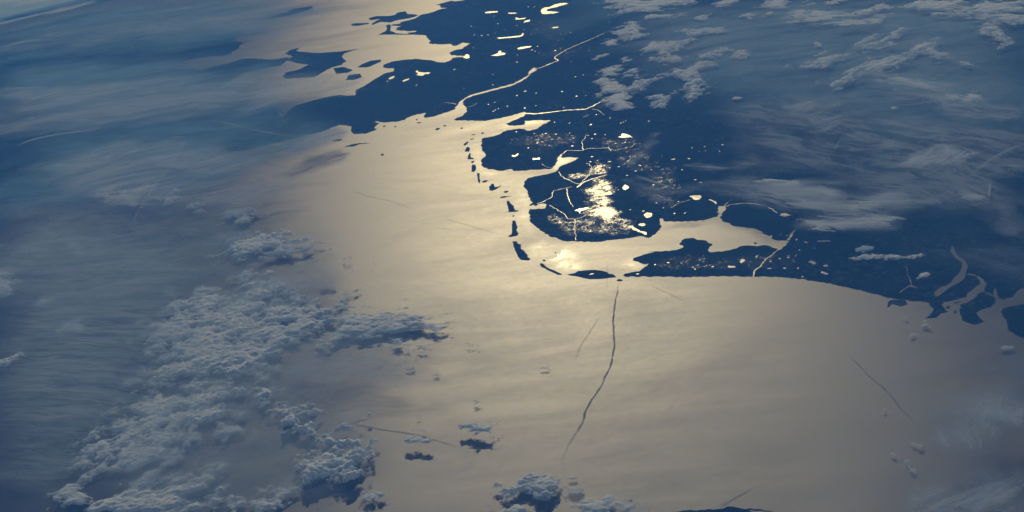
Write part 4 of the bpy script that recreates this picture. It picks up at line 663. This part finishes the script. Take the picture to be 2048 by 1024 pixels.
 ('pale cloud bar near the right coast strip',[52.089,4.751,52.056,4.79,52.01,4.785,52.029,4.731,52.058,4.7],3.0,0.6,1.36,0.55,979,1.0,0.0,'heap clouds over the far land'),
 ('pale lens cloud on the strip above the right coast',[52.105,4.619,52.05,4.65,51.949,4.638,51.847,4.577,51.84,4.517,51.886,4.483,51.93,4.544,51.996,4.584,52.06,4.575],3.0,0.6,1.49,0.55,990,1.0,0.0,'heap clouds over the far land'),
 ('soft pale cloud beside the delta channels',[51.895,4.211,51.888,4.301,51.845,4.401,51.819,4.375,51.83,4.303,51.864,4.239],2.0,0.6,1.49,0.52,1001,1.0,0.0,'heap clouds over the far land'),
 ('broken cloud band along the top of the grey cirrus sheet',[52.434,5.963,52.303,5.954,52.179,5.864,52.084,5.692,52.113,5.517,52.258,5.622,52.405,5.732],6.0,0.6,1.49,0.4,1012,3.0,-1.98,'broken high cloud bands over the right land'),
 ('broken cloud band through the middle of the grey sheet',[52.357,5.57,52.21,5.556,52.017,5.48,51.901,5.346,51.976,5.241,52.165,5.334,52.334,5.4],6.0,0.6,1.49,0.42,1023,3.0,-1.97,'broken high cloud bands over the right land'),
 ('broken cloud band at the foot of the grey cirrus sheet',[52.273,5.223,52.119,5.231,51.955,5.171,51.895,5.128,51.961,4.96,52.125,4.965,52.241,5.038],6.0,0.5,1.49,0.4,1034,3.0,-1.93,'broken high cloud bands over the right land'),
 ('feathered cloud rows on the cirrus fan',[51.879,6.031,51.79,6.222,51.674,6.302,51.568,6.155,51.655,5.94,51.778,5.94],7.0,0.5,1.36,0.38,1045,2.6,-0.84,'broken high cloud bands over the right land'),
 ('mottled cloud patch below the ribbons',[51.885,8.053,51.74,8.107,51.595,7.755,51.457,7.396,51.425,7.107,51.579,7.181,51.74,7.637],6.0,0.5,1.49,0.37,1056,2.6,-2.43,'broken high cloud bands over the right land'),
 ('mottled high cloud over the top right haze',[52.212,10.709,51.956,10.585,51.739,9.968,51.879,9.753,52.12,9.942,52.259,10.247],5.0,0.6,1.61,0.36,1067,2.2,-1.83,'broken high cloud bands over the right land'),
]
CIRRUS = [
 ('broad streaky sheet of grey cirrus behind the inner lake',[52.554,6.285,52.402,6.033,52.302,5.913,52.179,5.811,52.084,5.652,51.99,5.522,51.825,5.436,51.691,5.433,51.691,5.254,51.788,5.201,51.814,5.123,51.905,5.069,51.949,4.874,52.08,4.836,52.218,4.905,52.273,5.031,52.31,5.218,52.405,5.39,52.528,5.627,52.656,5.951],8.0,0.95,20,4.5,-1.99,0.2,1078,14,'cirrus over the land at right','ice'),
 ('smooth cirrus arch over the far right land',[52.116,6.455,52.078,6.684,52.025,6.713,51.949,6.649,51.855,6.441,51.841,6.303,51.912,6.308,51.983,6.446,52.057,6.535,52.066,6.431,52.028,6.334,51.958,6.16,51.869,5.995,51.9,5.971,51.993,6.175,52.087,6.415],9.0,0.74,26,4,-2.4,0.35,1089,8,'cirrus over the land at right','ice'),
 ('feathery fan of cirrus near the right edge',[51.919,5.735,51.87,6.084,51.813,6.238,51.68,6.364,51.536,6.097,51.579,5.964,51.712,5.785,51.782,5.837,51.856,5.842],9.0,0.74,20,4,-0.76,0.2,1100,10,'cirrus over the land at right','ice'),
 ('long cirrus band slanting to the right edge',[51.876,7.327,51.748,7.478,51.607,7.562,51.467,7.241,51.297,6.924,51.321,6.625,51.505,6.705,51.627,6.831,51.694,7.023,51.759,7.296],9.0,0.74,30,5,-2.32,0.25,1111,12,'cirrus over the land at right','ice'),
 ('combed cirrus hanging below the lower ribbon',[51.971,8.264,51.844,8.275,51.688,8.024,51.562,7.818,51.479,7.675,51.612,7.487,51.769,7.603,51.898,7.773],8.0,0.68,26,3.5,-2.26,0.15,1122,10,'cirrus over the land at right','ice'),
 ('star shaped cirrus tuft over the dark plain',[52.336,7.488,52.212,7.576,52.162,7.563,52.155,7.292,52.047,7.53,52.126,7.155,52.004,7.256,52.088,6.87,52.155,6.761,52.229,6.943,52.256,7.165],9.0,0.61,18,4,-0.81,0.3,1133,7,'cirrus over the land at right','ice'),
 ('pale cirrus puff right of the smoke plume',[52.747,6.395,52.684,6.451,52.579,6.311,52.475,6.391,52.45,6.261,52.528,6.155,52.631,6.198,52.709,6.296],8.0,0.74,18,4,-1.97,0.3,1144,6,'cirrus over the land at right','ice'),
 ('thin grey haze streaks right of the plume',[52.811,5.851,52.732,6.012,52.579,6.04,52.452,5.931,52.398,5.665,52.429,5.445,52.577,5.648,52.679,5.789],8.0,0.47,20,4,-2.19,0.2,1155,8,'cirrus over the land at right','ice'),
 ('faint upright wisp of cirrus over the moor',[53.01,6.603,52.956,6.855,52.915,7.005,52.886,7.258,52.857,7.21,52.868,6.949,52.925,6.64,52.975,6.461],8.0,0.57,20,4,-0.25,0.4,1166,5,'cirrus over the land at right','ice'),
 ('soft grey veil around the white smoke plume',[53.03,6.531,52.953,6.45,52.817,6.159,52.791,5.873,52.862,5.857,52.945,6.095,53.008,6.307],3.0,0.43,16,5,-2.39,0.5,1177,6,'cirrus over the land at right','ice'),
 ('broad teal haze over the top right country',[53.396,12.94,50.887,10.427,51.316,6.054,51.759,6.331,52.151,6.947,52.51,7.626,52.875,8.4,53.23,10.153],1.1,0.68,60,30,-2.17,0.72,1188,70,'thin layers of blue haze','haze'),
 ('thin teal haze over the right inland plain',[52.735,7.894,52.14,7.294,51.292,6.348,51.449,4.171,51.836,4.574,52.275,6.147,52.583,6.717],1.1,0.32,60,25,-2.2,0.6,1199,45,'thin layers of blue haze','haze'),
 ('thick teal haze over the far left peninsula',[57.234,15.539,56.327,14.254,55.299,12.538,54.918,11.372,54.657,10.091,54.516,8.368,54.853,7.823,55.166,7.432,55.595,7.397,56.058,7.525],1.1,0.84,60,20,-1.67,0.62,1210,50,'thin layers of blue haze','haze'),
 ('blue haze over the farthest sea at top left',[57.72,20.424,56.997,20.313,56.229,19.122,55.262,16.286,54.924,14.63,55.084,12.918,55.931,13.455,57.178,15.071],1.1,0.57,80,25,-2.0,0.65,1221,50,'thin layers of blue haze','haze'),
 ('thin veil along the right edge over the dark plain',[51.619,5.273,51.423,5.339,51.467,4.526,51.544,4.586,51.597,4.842],8.0,0.41,26,6,-2.69,0.3,1232,18,'cirrus over the land at right','ice'),
 ('faint veil over the delta country',[51.904,4.57,51.724,4.554,51.472,4.519,51.507,3.942,51.659,4.068,51.824,4.278],8.0,0.3,26,6,-2.01,0.35,1243,25,'cirrus over the land at right','ice'),
 ('short white cirrus bars over the inland plain',[52.065,5.476,51.965,5.563,51.799,5.489,51.671,5.465,51.554,5.356,51.597,5.26,51.738,5.265,51.812,5.204,51.975,5.262],7.0,0.68,16,3,-1.72,0.15,1254,6,'cirrus over the land at right','ice'),
 ('wide thin cirrus drawn across the whole top right',[53.03,11.303,52.353,11.143,50.938,9.965,51.291,6.339,51.733,6.748,52.246,7.243,52.679,8.306,52.964,9.466],8.5,0.32,22,5,-1.3,0.25,1265,45,'cirrus over the land at right','ice'),
 ('layered wisps over the middle of the right land',[52.637,7.728,52.227,7.874,51.721,6.971,51.274,6.545,51.416,4.657,51.728,4.915,52.083,5.571,52.473,6.235],8.5,0.57,16,4,-2.31,0.18,1276,25,'cirrus over the land at right','ice'),
 ('broad brownish veil over the upper left sea',[56.024,8.782,55.872,9.166,55.677,9.283,55.437,9.041,55.292,9.134,55.061,8.684,54.86,8.219,54.673,7.6,54.448,7.007,54.546,6.452,54.792,6.448,55.068,6.803,55.385,7.214,55.694,7.65,55.913,8.243],7.0,0.68,30,9,-1.37,0.35,1287,22,'cirrus over sea and land at left','ice'),
 ('striped veil across the far left peninsula',[56.823,12.579,56.252,12.286,55.586,11.599,55.033,10.848,54.748,10.046,54.77,9.375,55.119,9.474,55.495,9.53,55.939,9.844,56.474,10.205],8.0,0.57,45,8,-1.66,0.25,1298,25,'cirrus over sea and land at left','ice'),
 ('thin veil over the northern fjords',[55.077,10.408,54.797,10.671,54.508,10.443,54.356,9.945,54.427,9.458,54.709,9.565,54.966,9.52],8.0,0.54,26,6,-1.19,0.3,1309,12,'cirrus over sea and land at left','ice'),
 ('small veil off the blunt northern peninsula',[54.692,8.01,54.607,8.402,54.469,8.516,54.345,8.355,54.362,8.115,54.474,8.012,54.598,7.802],7.0,0.68,22,5,-1.0,0.3,1320,8,'cirrus over sea and land at left','ice'),
 ('rippled thin veil over the whole lower left sea',[56.087,7.717,55.83,7.82,55.449,7.259,55.069,6.748,54.59,5.67,54.638,4.797,54.6,4.138,54.543,3.534,54.564,2.883,54.586,2.408,54.565,1.849,54.934,1.943],3.0,0.84,13,1.7,-1.87,0.5,1331,40,'cirrus over sea and land at left','mist'),
 ('thin veil between the grey bank and its arm',[54.173,3.755,54.009,3.801,53.799,3.76,53.618,3.423,53.473,3.214,53.663,3.175,53.947,3.298,54.129,3.426],5.0,0.41,26,5,-1.65,0.35,1342,10,'cirrus over sea and land at left','ice'),
 ('soft pale veil drifting right of the grey bank',[54.535,5.953,54.292,6.115,54.039,5.303,53.964,4.583,54.09,4.476,54.3,4.734,54.436,5.324],5.0,0.34,22,7,-0.88,0.4,1353,22,'cirrus over sea and land at left','ice'),
 ('hazy pale cloud deck lying on the horizon',[57.711,18.446,57.44,18.76,57.073,18.902,56.695,18.926,56.59,19.068,56.75,19.783,57.131,19.67,57.516,19.63,57.823,19.587],9.0,0.94,60,12,-1.32,0.6,1364,20,'cirrus over sea and land at left','ice'),  # pale sheet put in for the band of bright haze
 ('faint dark streaky veil over the far left strait',[57.476,18.149,56.473,16.015,55.723,15.089,55.153,14.305,55.208,13.166,55.793,13.879,56.488,14.419,57.179,15.388],9.0,0.34,60,10,-2.05,0.3,1375,25,'cirrus over sea and land at left','ice'),
 ('grey misty veil spread between the lower left cloud banks',[54.839,6.562,54.607,6.521,54.252,5.699,54.147,4.754,53.846,4.542,53.577,4.127,53.606,3.636,53.842,3.442,53.664,2.521,53.63,1.712,54.783,1.973,54.761,2.655,54.747,3.491,54.86,4.759,54.857,5.281],2.4,0.49,14,8,-0.71,0.7,1386,40,'cirrus over sea and land at left','mist'),
 ('blue limb of the air above the far horizon',[57.446,16.39,57.154,16.282,56.809,16.309,56.467,16.374,56.46,16.933,56.6,17.581,56.962,17.994,57.59,21.037,57.924,21.181],25.0,0.84,90,30,-1.34,0.8,1397,30,'thin layers of blue haze','haze'),  # high sheet added to tint the grey sky corner blue
 ('pale grey mist across the middle left sea',[56.177,8.239,55.54,7.878,54.908,7.313,54.49,6.295,54.531,5.07,54.829,4.705,55.702,5.637],3.5,0.57,24,9,-1.75,0.5,1408,40,'cirrus over sea and land at left','mist'),
 ('blue grey mist lying in the bottom right corner',[51.886,2.917,51.497,3.08,51.578,1.376,52.011,1.415,51.976,2.17],3.0,0.38,20,8,-0.55,0.6,1419,35,'cirrus over the sea at lower right','mist'),
 ('combed cirrus sweeping over the lower right sea',[51.938,2.131,51.843,2.246,51.776,2.473,51.719,2.573,51.639,2.656,51.569,2.686,51.596,2.084,51.682,2.02,51.758,1.932,51.814,1.866,51.886,1.937],9.0,0.95,18,3.5,-0.27,0.38,1430,18,'cirrus over the sea at lower right','ice'),
 ('dense cirrus band along the right edge of the sea',[51.707,2.367,51.648,2.438,51.573,2.507,51.588,2.156,51.64,2.15,51.7,2.222,51.726,2.344],11.0,0.95,16,4,-0.27,0.5,1441,12,'cirrus over the sea at lower right','ice'),
 ('torn veil in the bottom right corner',[51.934,1.611,51.818,1.702,51.744,1.811,51.673,1.768,51.607,1.819,51.624,1.379,51.936,1.408],8.0,0.94,16,3.5,-0.92,0.3,1452,22,'cirrus over the sea at lower right','ice'),
 ('faint veil beside the bottom centre cloud',[52.892,1.638,52.815,1.686,52.761,1.726,52.721,1.624,52.748,1.568,52.889,1.59],6.0,0.47,14,3,-0.85,0.3,1463,10,'cirrus over the sea at lower right','ice'),
]
CONTRAILS = [
 ('white smoke plume drifting over the dark plain',[52.973,6.487,52.926,6.417,52.882,6.326,52.844,6.244,52.79,6.133],2.7,0.72,3.0,0.76,134),
 ('bright contrail cut by the left edge near the top',[57.142,15.683,57.082,15.756,57.045,15.811,57.0,15.878,56.87,15.7,56.743,15.46],3.3,0.9,10.0,0.64,135),
 ('short contrail above the bright left one',[56.905,15.961,56.831,15.999,56.772,16.015,56.704,16.017],1.8,0.9,10.0,0.48,136),
 ('pale contrail over the far top sea',[56.215,16.056,56.081,15.992,55.953,15.998,55.733,15.768],1.8,1.2,10.0,0.44,137),
 ('flat contrail at the left edge over the peninsula',[56.747,12.509,56.631,12.33,56.495,12.161,56.365,11.963],2.4,1.2,10.0,0.48,138),
 ('small slanting contrail dash,upper one',[56.023,10.531,55.986,10.595,55.944,10.649],1.5,0.9,10.0,0.48,139),
 ('small contrail dash left of the pair',[56.156,10.304,56.114,10.299,56.07,10.306],1.5,0.9,10.0,0.52,140),
 ('small slanting contrail dash,lower one',[55.965,9.969,55.933,10.04,55.901,10.105],1.5,0.9,10.0,0.52,141),
 ('curved contrail with thick left end over the left sea',[56.2,9.466,56.18,9.582,56.141,9.634,56.058,9.668,55.974,9.646,55.877,9.623,55.782,9.566],2.1,0.9,10.0,0.6,142),
 ('short flat contrail beside the thin trail head',[55.315,8.841,55.258,8.794,55.205,8.774],1.2,0.6,10.0,0.48,143),
 ('long thin trail dropping down the left sea',[55.203,8.757,55.188,8.268,55.186,7.772,55.195,7.348,55.189,7.01,55.181,6.715,55.178,6.572,55.145,6.413,55.103,6.224],0.72,0.84,10.0,0.36,144),
 ('faint contrail across the northern peninsula',[55.146,9.275,54.879,8.691,54.579,8.155],1.08,1.08,10.0,0.32,145),
 ('slanting contrail near the right edge',[51.624,5.569,51.59,5.685,51.555,5.791,51.509,5.895,51.463,6.001,51.408,6.079,51.36,6.136],1.44,1.68,10.0,0.48,146),
 ('flat contrail cut by the right edge',[51.532,5.768,51.471,5.741,51.393,5.693],0.96,1.32,10.0,0.4,147),
 ('short upright contrail over the inland plain',[51.547,5.461,51.555,5.351,51.57,5.18],1.08,1.32,10.0,0.52,148),
 ('thin contrail curl over the far right land',[52.128,6.297,52.105,6.46,52.075,6.609],0.72,0.72,10.0,0.36,149),
 ('thin trail rising beside the cirrus fan',[51.79,6.289,51.76,6.382,51.73,6.462],0.9,0.6,10.0,0.32,150),
]
for a in CUMULUS: cumulus(*a)
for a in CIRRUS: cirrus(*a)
for a in CONTRAILS: contrail(*a)


# ---------------------------------------------------------------- haze
def build_haze():
    M = Mat('blue_air'); 
    M.set(M.out.inputs['Volume'], M.n('VolumePrincipled', {'Color': (.07, .29, 1.0, 1), 'Absorption Color': (1, 1, 1, 1), 'Density': .00042, 'Anisotropy': .2}))
    lo, hi = Vector((-1400, -1900, -1700)), Vector((4300, 3600, 356))
    bm = bmesh.new(); bmesh.ops.create_cube(bm, size=1.0)
    for v in bm.verts: v.co = Vector([lo[i] if v.co[i] < 0 else hi[i] for i in range(3)])
    me = bpy.data.meshes.new('haze'); bm.to_mesh(me); bm.free(); me.materials.append(M.m)
    o = bpy.data.objects.new('haze', me); col.objects.link(o); o['kind'] = 'stuff'
    o['label'] = 'blue haze of the air over sea and land'; o['category'] = 'haze'
if .00042 > 0: build_haze()
